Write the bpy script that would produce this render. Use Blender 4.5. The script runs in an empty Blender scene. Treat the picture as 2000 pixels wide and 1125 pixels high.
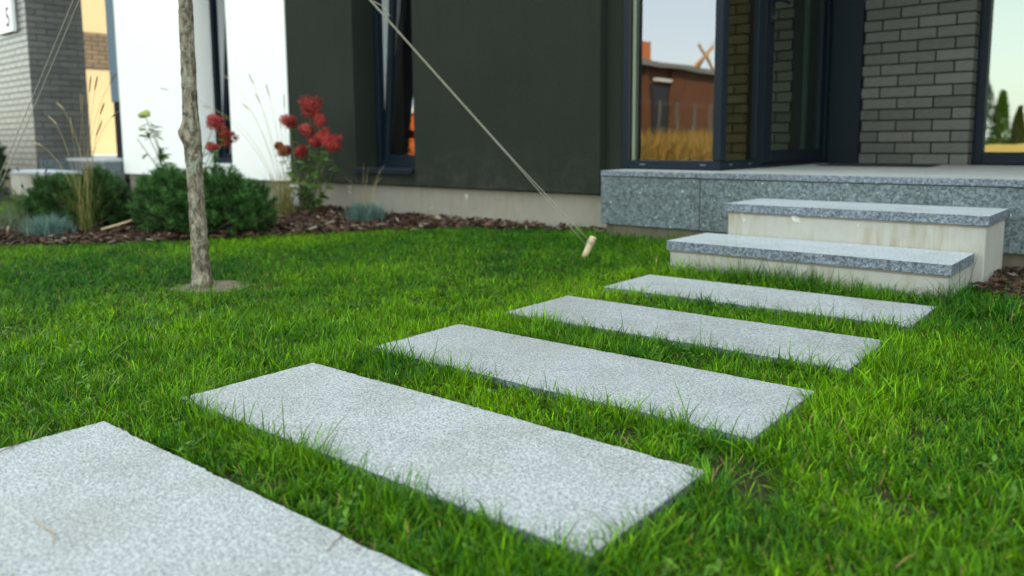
import bpy, math, random
import numpy as np
from mathutils import Vector, Matrix, Euler

random.seed(7)
rng = np.random.default_rng(11)
R = math.radians
S = bpy.context.scene
COL = S.collection

# ------------------------------------------------------------------ camera
cam_d = bpy.data.cameras.new('camera')
cam = bpy.data.objects.new('camera', cam_d)
COL.objects.link(cam)
PITCH, ROLL, YAW = 0.1178, -0.0072, 0.7120
F_ = np.array([-math.sin(YAW) * math.cos(PITCH), math.cos(YAW) * math.cos(PITCH), -math.sin(PITCH)])
R0 = np.array([math.cos(YAW), math.sin(YAW), 0.0])
U0 = np.cross(R0, F_)
Rc = R0 * math.cos(ROLL) + U0 * math.sin(ROLL)
Uc = -R0 * math.sin(ROLL) + U0 * math.cos(ROLL)
cam.matrix_world = Matrix([[Rc[i], Uc[i], -F_[i], (0, 0, 0.6)[i]] for i in range(3)] + [[0, 0, 0, 1]])
cam_d.sensor_width = 36
cam_d.lens = 1532.26 / 2000 * 36
cam_d.shift_y = -(562.5 - 458.2) / 2000
cam_d.clip_start = 0.05
cam_d.clip_end = 2000
cam_d.dof.use_dof = True
cam_d.dof.focus_distance = 2.15
cam_d.dof.aperture_fstop = 2.4
S.camera = cam

# ------------------------------------------------------------------ sky, sun, exposure
SUN_EL, SUN_AZ = R(38), R(34)           # azimuth from +Y towards +X: the sun stands behind the house
W = bpy.data.worlds.new('World')
S.world = W
W.use_nodes = True
nt = W.node_tree
sky = nt.nodes.new('ShaderNodeTexSky')
sky.sky_type = 'NISHITA'
sky.sun_disc = False
sky.sun_elevation = SUN_EL
sky.sun_rotation = SUN_AZ
sky.air_density = 1.0
sky.dust_density = 1.2
sky.ozone_density = 0.6
bg = nt.nodes['Background']
veil = nt.nodes.new('ShaderNodeMix'); veil.data_type = 'RGBA'      # thin even high cloud over the clear sky
veil.inputs[0].default_value = 0.68
nt.links.new(sky.outputs[0], veil.inputs[6])
veil.inputs[7].default_value = (3.9, 4.7, 6.5, 1)
nt.links.new(veil.outputs[2], bg.inputs[0])
bg.inputs[1].default_value = 0.13
sun_d = bpy.data.lights.new('sun', 'SUN')
sun_d.energy = 3.2
sun_d.angle = R(0.5)
sun_d.color = (1.0, 0.93, 0.82)
sun = bpy.data.objects.new('sun', sun_d)
COL.objects.link(sun)
to_sun = Vector((math.sin(SUN_AZ) * math.cos(SUN_EL), math.cos(SUN_AZ) * math.cos(SUN_EL), math.sin(SUN_EL)))
sun.rotation_euler = to_sun.to_track_quat('Z', 'Y').to_euler()
sun.location = (0, 20, 20)
vs = S.view_settings
vs.view_transform = 'Standard'
vs.look = 'None'
vs.gamma = 1
vs.use_curve_mapping = False
vs.exposure = 2.33
vs.use_white_balance = True            # camera white balance set for open shade
vs.white_balance_temperature = 9400
vs.white_balance_tint = -4

# ------------------------------------------------------------------ material helpers
def mat(name, col=(0.5, 0.5, 0.5), rough=0.7, spec=0.4):
    m = bpy.data.materials.new(name)
    m.use_nodes = True
    b = m.node_tree.nodes['Principled BSDF']
    b.inputs['Base Color'].default_value = (*col, 1)
    b.inputs['Roughness'].default_value = rough
    b.inputs['Specular IOR Level'].default_value = spec
    return m

class NT:
    def __init__(s, m):
        s.t = m.node_tree
        s.b = s.t.nodes['Principled BSDF']
        s.tc = s.t.nodes.new('ShaderNodeTexCoord')
    def n(s, typ, **kw):
        o = s.t.nodes.new(typ)
        for k, v in kw.items(): setattr(o, k, v)
        return o
    def l(s, a, b): s.t.links.new(a, b)
    def coords(s, scale=(1, 1, 1), rot=(0, 0, 0), src='Object', loc=(0, 0, 0), rnd=0):
        mp = s.n('ShaderNodeMapping')
        mp.inputs['Scale'].default_value = scale
        mp.inputs['Rotation'].default_value = rot
        mp.inputs['Location'].default_value = loc
        o = s.tc.outputs[src]
        if rnd:
            oi = s.n('ShaderNodeObjectInfo')
            k = s.n('ShaderNodeMath', operation='MULTIPLY'); k.inputs[1].default_value = rnd
            s.l(oi.outputs['Random'], k.inputs[0])
            va = s.n('ShaderNodeVectorMath', operation='ADD')
            s.l(o, va.inputs[0]); s.l(k.outputs[0], va.inputs[1]); o = va.outputs[0]
        s.l(o, mp.inputs[0])
        return mp.outputs[0]
    def noise(s, vec, scale, detail=3, rough=0.55, dist=0.0):
        o = s.n('ShaderNodeTexNoise')
        o.inputs['Scale'].default_value = scale
        o.inputs['Detail'].default_value = detail
        o.inputs['Roughness'].default_value = rough
        o.inputs['Distortion'].default_value = dist
        s.l(vec, o.inputs['Vector'])
        return o.outputs['Fac']
    def voro(s, vec, scale, feature='F1'):
        o = s.n('ShaderNodeTexVoronoi', feature=feature)
        o.inputs['Scale'].default_value = scale
        s.l(vec, o.inputs['Vector'])
        return o
    def ramp(s, fac, stops, interp='LINEAR'):
        o = s.n('ShaderNodeValToRGB')
        o.color_ramp.interpolation = interp
        e = o.color_ramp.elements
        while len(e) < len(stops): e.new(0.5)
        for i, (p, c) in enumerate(stops):
            e[i].position = p
            e[i].color = (*c, 1) if len(c) == 3 else c
        s.l(fac, o.inputs[0])
        return o.outputs[0]
    def mix(s, fac, a, b, mode='MIX'):
        o = s.n('ShaderNodeMix', data_type='RGBA', blend_type=mode)
        for sock, v in ((o.inputs[0], fac), (o.inputs[6], a), (o.inputs[7], b)):
            if isinstance(v, (int, float)): sock.default_value = v
            elif isinstance(v, tuple): sock.default_value = (*v, 1)
            else: s.l(v, sock)
        return o.outputs[2]
    def bump(s, h, strength=0.3, dist=0.002):
        o = s.n('ShaderNodeBump')
        o.inputs['Strength'].default_value = strength
        o.inputs['Distance'].default_value = dist
        s.l(h, o.inputs['Height'])
        s.l(o.outputs[0], s.b.inputs['Normal'])
    def color(s, c): s.l(c, s.b.inputs['Base Color'])

def granite(name, stops, fl=(0.10, 0.12, 0.15), white=(0.70, 0.72, 0.74), scale=150, flecks=0.36, whites=0.40,
            rough=0.75, bump=0.5, bd=0.0015, stretch=(1, 1, 1), patch=True, grime=False):
    m = mat(name, rough=rough, spec=0.3)
    t = NT(m)
    v = t.coords(scale=stretch, rnd=13.7)
    n1 = t.noise(v, scale * 0.55, 2, 0.6, 0.4)
    base = t.ramp(n1, stops)
    n2 = t.noise(v, scale, 2, 0.65, 0.6)
    fm = t.ramp(n2, [(flecks, (1, 1, 1)), (flecks + 0.09, (0, 0, 0))])
    v3 = t.coords(scale=stretch, loc=(3.1, 7.7, 1.3), rnd=9.1)
    n3 = t.noise(v3, scale * 0.62, 2, 0.6, 0.5)
    wm = t.ramp(n3, [(1 - whites, (0, 0, 0)), (1 - whites + 0.10, (1, 1, 1))])
    c = t.mix(wm, base, white)
    fmul = t.mix(0.78, (0, 0, 0), fm)
    c = t.mix(fmul, c, fl)
    if patch:
        big = t.noise(t.coords(rnd=5.3), 5.5, 4, 0.6)
        tone = t.ramp(big, [(0.30, (0.86, 0.85, 0.82)), (0.55, (1, 1, 1)), (0.75, (1.0, 1.0, 1.0))])
        c = t.mix(1.0, c, tone, 'MULTIPLY')
    if grime:
        # soil washed on at random, dull spots, slab-to-slab tone
        g1 = t.noise(t.coords(rnd=21.7), 3.2, 6, 0.68)
        c = t.mix(t.ramp(g1, [(0.54, (0, 0, 0)), (0.74, (0.30, 0.30, 0.30))]), c, (0.25, 0.235, 0.20))
        g2 = t.noise(t.coords(rnd=3.9, loc=(5, 2, 1)), 17, 4, 0.7)
        c = t.mix(t.ramp(g2, [(0.64, (0, 0, 0)), (0.74, (0.45, 0.45, 0.45))]), c, (0.17, 0.155, 0.125))
        oi = t.n('ShaderNodeObjectInfo')
        c = t.mix(1.0, c, t.ramp(oi.outputs['Random'], [(0, (0.89, 0.885, 0.88)), (1, (1.05, 1.05, 1.05))]), 'MULTIPLY')
    t.color(c)
    t.bump(t.noise(v, scale * 0.8, 3, 0.7), bump, bd)
    return m

M = {}
M['slab'] = granite('flamed_granite', [(0.35, (0.325, 0.342, 0.36)), (0.65, (0.47, 0.482, 0.49))], fl=(0.105, 0.12, 0.142), white=(0.60, 0.603, 0.60), scale=225, flecks=0.415, whites=0.39, grime=True)
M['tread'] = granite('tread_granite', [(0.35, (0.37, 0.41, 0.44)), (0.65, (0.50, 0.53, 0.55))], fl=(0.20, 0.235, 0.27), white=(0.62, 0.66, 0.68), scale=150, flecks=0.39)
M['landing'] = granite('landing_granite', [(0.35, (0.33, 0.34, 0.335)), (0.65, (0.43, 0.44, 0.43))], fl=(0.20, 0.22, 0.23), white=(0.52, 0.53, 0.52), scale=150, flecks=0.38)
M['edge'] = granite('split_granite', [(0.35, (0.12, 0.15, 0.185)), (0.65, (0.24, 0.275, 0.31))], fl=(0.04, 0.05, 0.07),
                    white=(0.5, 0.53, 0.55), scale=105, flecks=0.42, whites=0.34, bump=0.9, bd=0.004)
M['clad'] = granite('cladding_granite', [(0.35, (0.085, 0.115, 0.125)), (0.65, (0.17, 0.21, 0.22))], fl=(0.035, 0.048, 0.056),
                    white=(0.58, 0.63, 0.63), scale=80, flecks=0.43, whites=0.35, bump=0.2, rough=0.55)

def render_mat(name, c1, c2, bump=0.5, sc=(90, 90, 260)):
    m = mat(name, rough=0.9, spec=0.2)
    t = NT(m)
    big = t.noise(t.coords(), 1.3, 4)
    t.color(t.mix(big, c1, c2))
    t.bump(t.noise(t.coords(scale=sc), 1.0, 3, 0.65), bump, 0.002)
    return m
m = mat('dark_render', rough=0.92, spec=0.15); t = NT(m)
big = t.noise(t.coords(), 1.1, 5, 0.6)
c = t.mix(big, (0.0140, 0.0185, 0.0140), (0.0235, 0.0290, 0.0215))
stk = t.noise(t.coords(scale=(9, 9, 0.6)), 1.0, 4, 0.6)
c = t.mix(1.0, c, t.ramp(stk, [(0.3, (0.95, 0.95, 0.95)), (0.7, (1.05, 1.05, 1.05))]), 'MULTIPLY')
gr = t.noise(t.coords(scale=(60, 60, 240)), 1.0, 3, 0.7)
c = t.mix(1.0, c, t.ramp(gr, [(0.35, (0.72, 0.72, 0.72)), (0.65, (1.25, 1.25, 1.25))]), 'MULTIPLY')
sep = t.n('ShaderNodeSeparateXYZ'); t.l(t.tc.outputs['Object'], sep.inputs[0])
dust = t.n('ShaderNodeMapRange'); dust.inputs[1].default_value = 0.62; dust.inputs[2].default_value = 0.24; dust.inputs[3].default_value = 0; dust.inputs[4].default_value = 1
t.l(sep.outputs[2], dust.inputs[0])
dn = t.ramp(t.noise(t.coords(loc=(3, 3, 3)), 9, 5, 0.7), [(0.45, (0, 0, 0)), (0.75, (0.45, 0.45, 0.45))])
c = t.mix(t.mix(1.0, dust.outputs[0], dn, 'MULTIPLY'), c, (0.075, 0.072, 0.058))       # splashed dust along the foot
t.color(c); t.bump(gr, 0.6, 0.003); M['dark_wall'] = m
M['white_wall'] = render_mat('white_render', (0.78, 0.79, 0.78), (0.83, 0.83, 0.82), 0.25)
M['soffit'] = render_mat('grey_render', (0.12, 0.12, 0.12), (0.15, 0.15, 0.145), 0.2)
M['inside'] = mat('dark_room_paint', (0.10, 0.10, 0.095), 0.9)
M['yellow_wall'] = render_mat('yellow_render', (0.285, 0.23, 0.165), (0.32, 0.26, 0.185), 0.1)
M['brick_band'] = render_mat('brick_band', (0.22, 0.14, 0.09), (0.27, 0.17, 0.11), 0.1)

def concrete(name, c1, c2, stain=(0.27, 0.22, 0.14), stains=True, amt=0.9):
    m = mat(name, rough=0.9, spec=0.2)
    t = NT(m)
    a = t.noise(t.coords(), 7, 5, 0.6)
    c = t.mix(a, c1, c2)
    if stains:
        st = t.noise(t.coords(scale=(34, 34, 3.5)), 1.0, 4, 0.6)
        g = t.noise(t.coords(loc=(4, 2, 9)), 3.0, 3)
        sm = t.ramp(st, [(0.42, (0, 0, 0)), (0.66, (amt, amt, amt))])
        gm = t.ramp(g, [(0.42, (0, 0, 0)), (0.60, (1, 1, 1))])
        c = t.mix(t.mix(1.0, sm, gm, 'MULTIPLY'), c, stain)
        pits = t.voro(t.coords(), 55).outputs['Distance']
        pm = t.ramp(pits, [(0.06, (0.6, 0.6, 0.6)), (0.11, (0, 0, 0))])
        pg = t.ramp(t.noise(t.coords(loc=(1, 5, 2)), 14, 2), [(0.55, (0, 0, 0)), (0.62, (1, 1, 1))])
        c = t.mix(t.mix(1.0, pm, pg, 'MULTIPLY'), c, (0.22, 0.20, 0.16))
        ef = t.ramp(t.noise(t.coords(loc=(8, 1, 3)), 6.0, 4, 0.7), [(0.66, (0, 0, 0)), (0.74, (0.7, 0.7, 0.7))])
        c = t.mix(ef, c, (0.74, 0.74, 0.71))
    t.color(c)
    t.bump(t.noise(t.coords(), 120, 4, 0.7), 0.35, 0.002)
    return m
M['concrete'] = concrete('cast_concrete', (0.31, 0.305, 0.275), (0.44, 0.432, 0.395), amt=0.75)
M['plinth'] = concrete('plinth_concrete', (0.20, 0.182, 0.15), (0.31, 0.285, 0.24), (0.2, 0.17, 0.12), amt=0.5)
M['under'] = concrete('footing_concrete', (0.10, 0.085, 0.065), (0.17, 0.145, 0.11), (0.07, 0.05, 0.03))

def brick_mat(name, c1, c2, vmul=0.35):
    m = mat(name, rough=0.62, spec=0.35)
    t = NT(m)
    oi = t.n('ShaderNodeObjectInfo')
    c = t.mix(oi.outputs['Random'], c1, c2)
    sp = t.noise(t.coords(scale=(20, 20, 120), rnd=31.0), 1.0, 3)
    c = t.mix(1.0, c, t.ramp(sp, [(0.3, (0.82, 0.82, 0.82)), (0.7, (1.12, 1.1, 1.08))]), 'MULTIPLY')
    t.color(c)
    t.bump(t.noise(t.coords(rnd=31.0), 140, 3), 0.25, 0.001)
    return m
M['brick'] = brick_mat('grey_clinker', (0.070, 0.069, 0.063), (0.112, 0.108, 0.099))
M['brick2'] = brick_mat('grey_clinker_pale', (0.060, 0.062, 0.062), (0.095, 0.095, 0.092)); M['brick2'].node_tree.nodes['Principled BSDF'].inputs['Roughness'].default_value = 0.30; M['brick2'].node_tree.nodes['Principled BSDF'].inputs['Specular IOR Level'].default_value = 0.8
M['brick_brown'] = brick_mat('brown_clinker', (0.058, 0.042, 0.034), (0.085, 0.062, 0.05))
M['mortar'] = mat('dark_mortar', (0.018, 0.018, 0.018), 0.95, 0.1)
M['mortar2'] = mat('brown_mortar', (0.055, 0.05, 0.042), 0.95, 0.1)
M['navy'] = mat('navy_frame', (0.004, 0.011, 0.019), 0.5, 0.18)
M['navy_panel'] = mat('navy_panel', (0.004, 0.009, 0.015), 0.5, 0.18)
M['white_frame'] = mat('pale_frame_core', (0.62, 0.66, 0.66), 0.4)
M['lining'] = mat('pale_green_lining', (0.30, 0.36, 0.24), 0.6)
M['pale_blue'] = mat('pale_blue_reflection', (0.10, 0.17, 0.22), 0.4)
M['rubber'] = mat('black_gasket', (0.008, 0.008, 0.008), 0.6)
M['steel'] = mat('steel', (0.55, 0.55, 0.55), 0.25, 0.5); M['steel'].node_tree.nodes['Principled BSDF'].inputs['Metallic'].default_value = 1
M['plastic'] = mat('pale_plastic', (0.62, 0.66, 0.68), 0.45)
M['cap'] = mat('grey_cap', (0.16, 0.19, 0.21), 0.5)
M['sign'] = mat('white_sign', (0.82, 0.84, 0.85), 0.35)
M['ink'] = mat('black_ink', (0.015, 0.015, 0.015), 0.5)
M['mat'] = mat('rubber_mat', (0.03, 0.03, 0.028), 0.95, 0.1)
M['pane_backing'] = mat('brown_curtain', (0.48, 0.33, 0.26), 0.9)

def glass_mat(name, ior=2.0, tint=(0.78, 0.82, 0.78), wav=0.012, gloss=(1, 1, 1)):
    m = bpy.data.materials.new(name)
    m.use_nodes = True
    t = m.node_tree
    t.nodes.remove(t.nodes['Principled BSDF'])
    out = [n for n in t.nodes if n.type == 'OUTPUT_MATERIAL'][0]
    fr = t.nodes.new('ShaderNodeFresnel'); fr.inputs[0].default_value = ior
    gl = t.nodes.new('ShaderNodeBsdfGlossy'); gl.inputs['Roughness'].default_value = 0.0; gl.inputs[0].default_value = (*gloss, 1)
    tr = t.nodes.new('ShaderNodeBsdfTransparent'); tr.inputs[0].default_value = (*tint, 1)
    mx = t.nodes.new('ShaderNodeMixShader')
    t.links.new(fr.outputs[0], mx.inputs[0]); t.links.new(tr.outputs[0], mx.inputs[1]); t.links.new(gl.outputs[0], mx.inputs[2])
    t.links.new(mx.outputs[0], out.inputs[0])
    tc = t.nodes.new('ShaderNodeTexCoord')
    ns = t.nodes.new('ShaderNodeTexNoise'); ns.inputs['Scale'].default_value = 3.0; ns.inputs['Detail'].default_value = 1
    t.links.new(tc.outputs['Object'], ns.inputs['Vector'])
    bp = t.nodes.new('ShaderNodeBump'); bp.inputs['Strength'].default_value = wav; bp.inputs['Distance'].default_value = 0.05
    t.links.new(ns.outputs['Fac'], bp.inputs['Height'])
    t.links.new(bp.outputs[0], gl.inputs['Normal']); t.links.new(bp.outputs[0], fr.inputs['Normal'])
    return m
M['glass'] = glass_mat('window_glass', 2.9, gloss=(0.86, 0.87, 1.0))
M['glass_right'] = glass_mat('garden_glass', 3.2, gloss=(0.92, 1.0, 0.96))
M['glass_side'] = glass_mat('side_glass', 4.5, (0.42, 0.42, 0.30), gloss=(0.85, 0.74, 0.42))
M['glass_door'] = glass_mat('door_glass', 6.0, (0.50, 0.64, 0.58), gloss=(0.72, 0.86, 0.70))

def attr_mat(name, trans=0.35, rough=0.5, spec=0.25, attr='col'):
    """Leaf-like surface whose own colour is stored per blade; part of the light shines through."""
    m = bpy.data.materials.new(name)
    m.use_nodes = True
    t = m.node_tree
    b = t.nodes['Principled BSDF']
    out = [n for n in t.nodes if n.type == 'OUTPUT_MATERIAL'][0]
    a = t.nodes.new('ShaderNodeAttribute'); a.attribute_name = attr
    t.links.new(a.outputs['Color'], b.inputs['Base Color'])
    b.inputs['Roughness'].default_value = rough
    b.inputs['Specular IOR Level'].default_value = spec
    tl = t.nodes.new('ShaderNodeBsdfTranslucent')
    t.links.new(a.outputs['Color'], tl.inputs[0])
    mx = t.nodes.new('ShaderNodeMixShader'); mx.inputs[0].default_value = trans
    t.links.new(b.outputs[0], mx.inputs[1]); t.links.new(tl.outputs[0], mx.inputs[2])
    t.links.new(mx.outputs[0], out.inputs[0])
    return m
M['grass'] = attr_mat('grass_blades', 0.18, 0.42, 0.14)
M['leafy'] = attr_mat('plant_leaves', 0.30, 0.5, 0.25)
M['needles'] = attr_mat('pine_needles', 0.15, 0.5, 0.25)
M['dry'] = attr_mat('dry_stalks', 0.30, 0.8, 0.1)
M['petal'] = attr_mat('flower_petals', 0.30, 0.7, 0.15)
M['chip'] = attr_mat('bark_chips', 0.0, 0.85, 0.2)

m = mat('soil', (0.04, 0.03, 0.02), 0.95, 0.1); t = NT(m)
a = t.noise(t.coords(), 40, 5, 0.7)
t.color(t.ramp(a, [(0.3, (0.018, 0.014, 0.010)), (0.7, (0.065, 0.050, 0.034))]))
t.bump(a, 0.8, 0.02); M['soil'] = m
m = mat('ground_soil_and_thatch', (0.05, 0.05, 0.03), 0.95, 0.1); t = NT(m)
a = t.noise(t.coords(), 60, 4, 0.7); b_ = t.noise(t.coords(), 0.7, 4, 0.6)
c = t.mix(b_, (0.045, 0.040, 0.020), (0.030, 0.045, 0.014))
c = t.mix(1.0, c, t.ramp(a, [(0.3, (0.5, 0.5, 0.5)), (0.7, (1.3, 1.3, 1.3))]), 'MULTIPLY')
t.color(c); t.bump(a, 0.8, 0.02); M['ground'] = m
m = mat('grey_earth', (0.2, 0.17, 0.13), 0.95, 0.1); t = NT(m)
a = t.noise(t.coords(), 30, 5, 0.7)
t.color(t.ramp(a, [(0.3, (0.10, 0.08, 0.058)), (0.7, (0.25, 0.205, 0.155))]))
t.bump(a, 0.8, 0.02); M['earth'] = m

m = mat('tree_bark', (0.2, 0.18, 0.14), 0.9, 0.15); t = NT(m)
v = t.coords(scale=(1, 1, 0.45))
a = t.noise(v, 45, 5, 0.65, 0.5)
c = t.ramp(a, [(0.30, (0.022, 0.019, 0.015)), (0.45, (0.12, 0.098, 0.075)), (0.60, (0.27, 0.225, 0.175)), (0.78, (0.42, 0.36, 0.29))])
lich = t.noise(t.coords(loc=(2, 2, 2)), 26, 4, 0.65)
c = t.mix(t.ramp(lich, [(0.54, (0, 0, 0)), (0.64, (0.75, 0.75, 0.75))]), c, (0.30, 0.32, 0.255))
dk = t.voro(t.coords(scale=(1, 1, 0.7)), 42).outputs['Distance']
c = t.mix(t.ramp(dk, [(0.10, (0.7, 0.7, 0.7)), (0.2, (0, 0, 0))]), c, (0.05, 0.042, 0.032))
t.color(c); t.bump(t.mix(0.5, a, lich), 1.0, 0.008); M['bark'] = m

def wood(name, c1, c2, sc=(3, 3, 40), rough=0.75, ax=None):
    m = mat(name, rough=rough, spec=0.25); t = NT(m)
    a = t.noise(t.coords(scale=sc, rnd=17.0), 1.0, 4, 0.6, 0.6)
    t.color(t.mix(a, c1, c2)); t.bump(a, 0.3, 0.002)
    return m
M['stake'] = wood('pale_stake_wood', (0.50, 0.38, 0.23), (0.66, 0.54, 0.36), (60, 60, 6))
M['cabin'] = wood('brown_cabin_boards', (0.080, 0.031, 0.015), (0.165, 0.068, 0.030), (8, 8, 1.2))
M['board'] = wood('orange_boards', (0.50, 0.27, 0.10), (0.60, 0.34, 0.14), (6, 6, 6))
M['plank'] = wood('yellow_planks', (0.42, 0.31, 0.11), (0.58, 0.45, 0.19), (2, 30, 30))
M['orange'] = render_mat('orange_brick', (0.48, 0.10, 0.02), (0.56, 0.13, 0.03), 0.1)
M['red_brick'] = render_mat('red_chimney_brick', (0.42, 0.13, 0.06), (0.50, 0.17, 0.08), 0.1)
M['roof'] = mat('grey_roof', (0.18, 0.18, 0.17), 0.7)
M['wire'] = mat('grey_wire', (0.10, 0.10, 0.10), 0.5)
m = mat('rope_fibre', (0.52, 0.49, 0.40), 0.85, 0.2); t = NT(m)
wv = t.n('ShaderNodeTexWave'); wv.inputs['Scale'].default_value = 60; wv.inputs['Distortion'].default_value = 1.0
t.l(t.coords(), wv.inputs['Vector'])
t.color(t.mix(wv.outputs['Fac'], (0.30, 0.275, 0.21), (0.46, 0.43, 0.36))); M['rope'] = m

# ------------------------------------------------------------------ object helpers
def link(o, parent=None):
    COL.objects.link(o)
    if parent: o.parent = parent
    return o
def tag(o, label=None, cat=None, group=None, kind=None):
    if label: o['label'] = label
    if cat: o['category'] = cat
    if group: o['group'] = group
    if kind: o['kind'] = kind
    return o
def thing(name, label, cat, loc=(0, 0, 0), rz=0.0, group=None):
    o = bpy.data.objects.new(name, None)
    o.empty_display_size = 0.1
    o.location = loc; o.rotation_euler = (0, 0, rz)
    link(o)
    return tag(o, label, cat, group)
def obj(name, me, parent=None, loc=None, rot=None):
    o = bpy.data.objects.new(name, me)
    if loc is not None: o.location = loc
    if rot is not None: o.rotation_euler = rot
    return link(o, parent)

class MB:
    def __init__(s): s.v = []; s.f = []; s.mi = []; s.mats = []
    def m(s, ma):
        if ma not in s.mats: s.mats.append(ma)
        return s.mats.index(ma)
    def add(s, vs_, fs, ma=0):
        k = len(s.v); s.v += [tuple(p) for p in vs_]
        for f in fs: s.f.append([k + i for i in f]); s.mi.append(ma)
    def box(s, x0, x1, y0, y1, z0, z1, bev=0.0, ma=0):
        if bev <= 0:
            vs_ = [(x, y, z) for z in (z0, z1) for y in (y0, y1) for x in (x0, x1)]
            s.add(vs_, [(0, 2, 3, 1), (4, 5, 7, 6), (0, 1, 5, 4), (2, 6, 7, 3), (0, 4, 6, 2), (1, 3, 7, 5)], ma)
            return
        lo = (x0, y0, z0); hi = (x1, y1, z1)
        idx = {}; vs_ = []
        for sx in (0, 1):
            for sy in (0, 1):
                for sz in (0, 1):
                    sg = (sx, sy, sz)
                    c = [hi[i] if sg[i] else lo[i] for i in range(3)]
                    d = [(-bev if sg[i] else bev) for i in range(3)]
                    for ax in range(3):
                        p = [c[i] + (0 if i == ax else d[i]) for i in range(3)]
                        idx[(sg, ax)] = len(vs_); vs_.append(p)
        fs = []
        for ax in range(3):
            o1, o2 = [i for i in range(3) if i != ax]
            for sd in (0, 1):
                q = []
                for a, b in ((0, 0), (1, 0), (1, 1), (0, 1)):
                    sg = [0, 0, 0]; sg[ax] = sd; sg[o1] = a; sg[o2] = b
                    q.append(idx[(tuple(sg), ax)])
                flip = (sd == 0) ^ (ax == 1)
                fs.append(q[::-1] if flip else q)
            for a in (0, 1):
                for b in (0, 1):
                    s0 = [0, 0, 0]; s0[o1] = a; s0[o2] = b; s0[ax] = 0; s1 = list(s0); s1[ax] = 1
                    s0, s1 = tuple(s0), tuple(s1)
                    q = [idx[(s0, o1)], idx[(s1, o1)], idx[(s1, o2)], idx[(s0, o2)]]
                    fl = (a ^ b) ^ (ax == 1)
                    fs.append(q if fl else q[::-1])
        for sg in [(a, b, c) for a in (0, 1) for b in (0, 1) for c in (0, 1)]:
            q = [idx[(sg, 0)], idx[(sg, 1)], idx[(sg, 2)]]
            fs.append(q if sum(sg) % 2 else q[::-1])
        s.add(vs_, fs, ma)
    def tube(s, pts, rad, n=8, ma=0, cap=True):
        pts = [Vector(p) for p in pts]
        if not hasattr(rad, '__len__'): rad = [rad] * len(pts)
        rings = []; prev = None
        for i, p in enumerate(pts):
            d = (pts[min(i + 1, len(pts) - 1)] - pts[max(i - 1, 0)]).normalized()
            if prev is None:
                u = d.orthogonal().normalized()
            else:
                u = (prev - d * prev.dot(d)).normalized()
            prev = u; w = d.cross(u)
            rings.append([p + (u * math.cos(2 * math.pi * k / n) + w * math.sin(2 * math.pi * k / n)) * rad[i] for k in range(n)])
        fs = []
        for i in range(len(pts) - 1):
            for k in range(n):
                a = i * n + k; b = i * n + (k + 1) % n
                fs.append((a, b, b + n, a + n))
        if cap:
            fs.append(tuple(range(n))[::-1]); fs.append(tuple((len(pts) - 1) * n + k for k in range(n)))
        s.add([q for r in rings for q in r], fs, ma)
    def mesh(s, name, mats, smooth=False):
        me = bpy.data.meshes.new(name)
        me.from_pydata(s.v, [], s.f)
        for q in (mats if isinstance(mats, (list, tuple)) else [mats]): me.materials.append(q)
        if any(s.mi): me.polygons.foreach_set('material_index', s.mi)
        if smooth: me.polygons.foreach_set('use_smooth', [True] * len(me.polygons))
        me.update()
        return me
    def build(s, name, mats, parent=None, loc=None, rot=None, smooth=False):
        return obj(name, s.mesh(name, mats, smooth), parent, loc, rot)
def B(name, ma, ext, parent=None, bev=0.003):
    b = MB(); b.box(*ext, bev=bev)
    return b.build(name, ma, parent)
def prism(name, poly, z0, z1, ma, parent=None):
    b = MB(); n = len(poly)
    b.add([(x, y, z) for z in (z0, z1) for x, y in poly],
          [tuple(range(n))[::-1], tuple(range(n, 2 * n))] + [(i, (i + 1) % n, n + (i + 1) % n, n + i) for i in range(n)])
    return b.build(name, ma, parent)

def raw_mesh(name, V, loops, starts, totals, ma, col=None, smooth=False):
    me = bpy.data.meshes.new(name)
    me.vertices.add(len(V)); me.vertices.foreach_set('co', np.ascontiguousarray(V, np.float32).ravel())
    me.loops.add(len(loops)); me.loops.foreach_set('vertex_index', np.ascontiguousarray(loops, np.int32))
    me.polygons.add(len(starts))
    me.polygons.foreach_set('loop_start', np.ascontiguousarray(starts, np.int32))
    me.polygons.foreach_set('loop_total', np.ascontiguousarray(totals, np.int32))
    if smooth: me.polygons.foreach_set('use_smooth', np.ones(len(starts), bool))
    me.materials.append(ma)
    if col is not None:
        at = me.color_attributes.new('col', 'FLOAT_COLOR', 'POINT')
        c4 = np.ones((len(V), 4), np.float32); c4[:, :3] = col
        at.data.foreach_set('color', c4.ravel())
    me.update(); me.validate()
    return me

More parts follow.
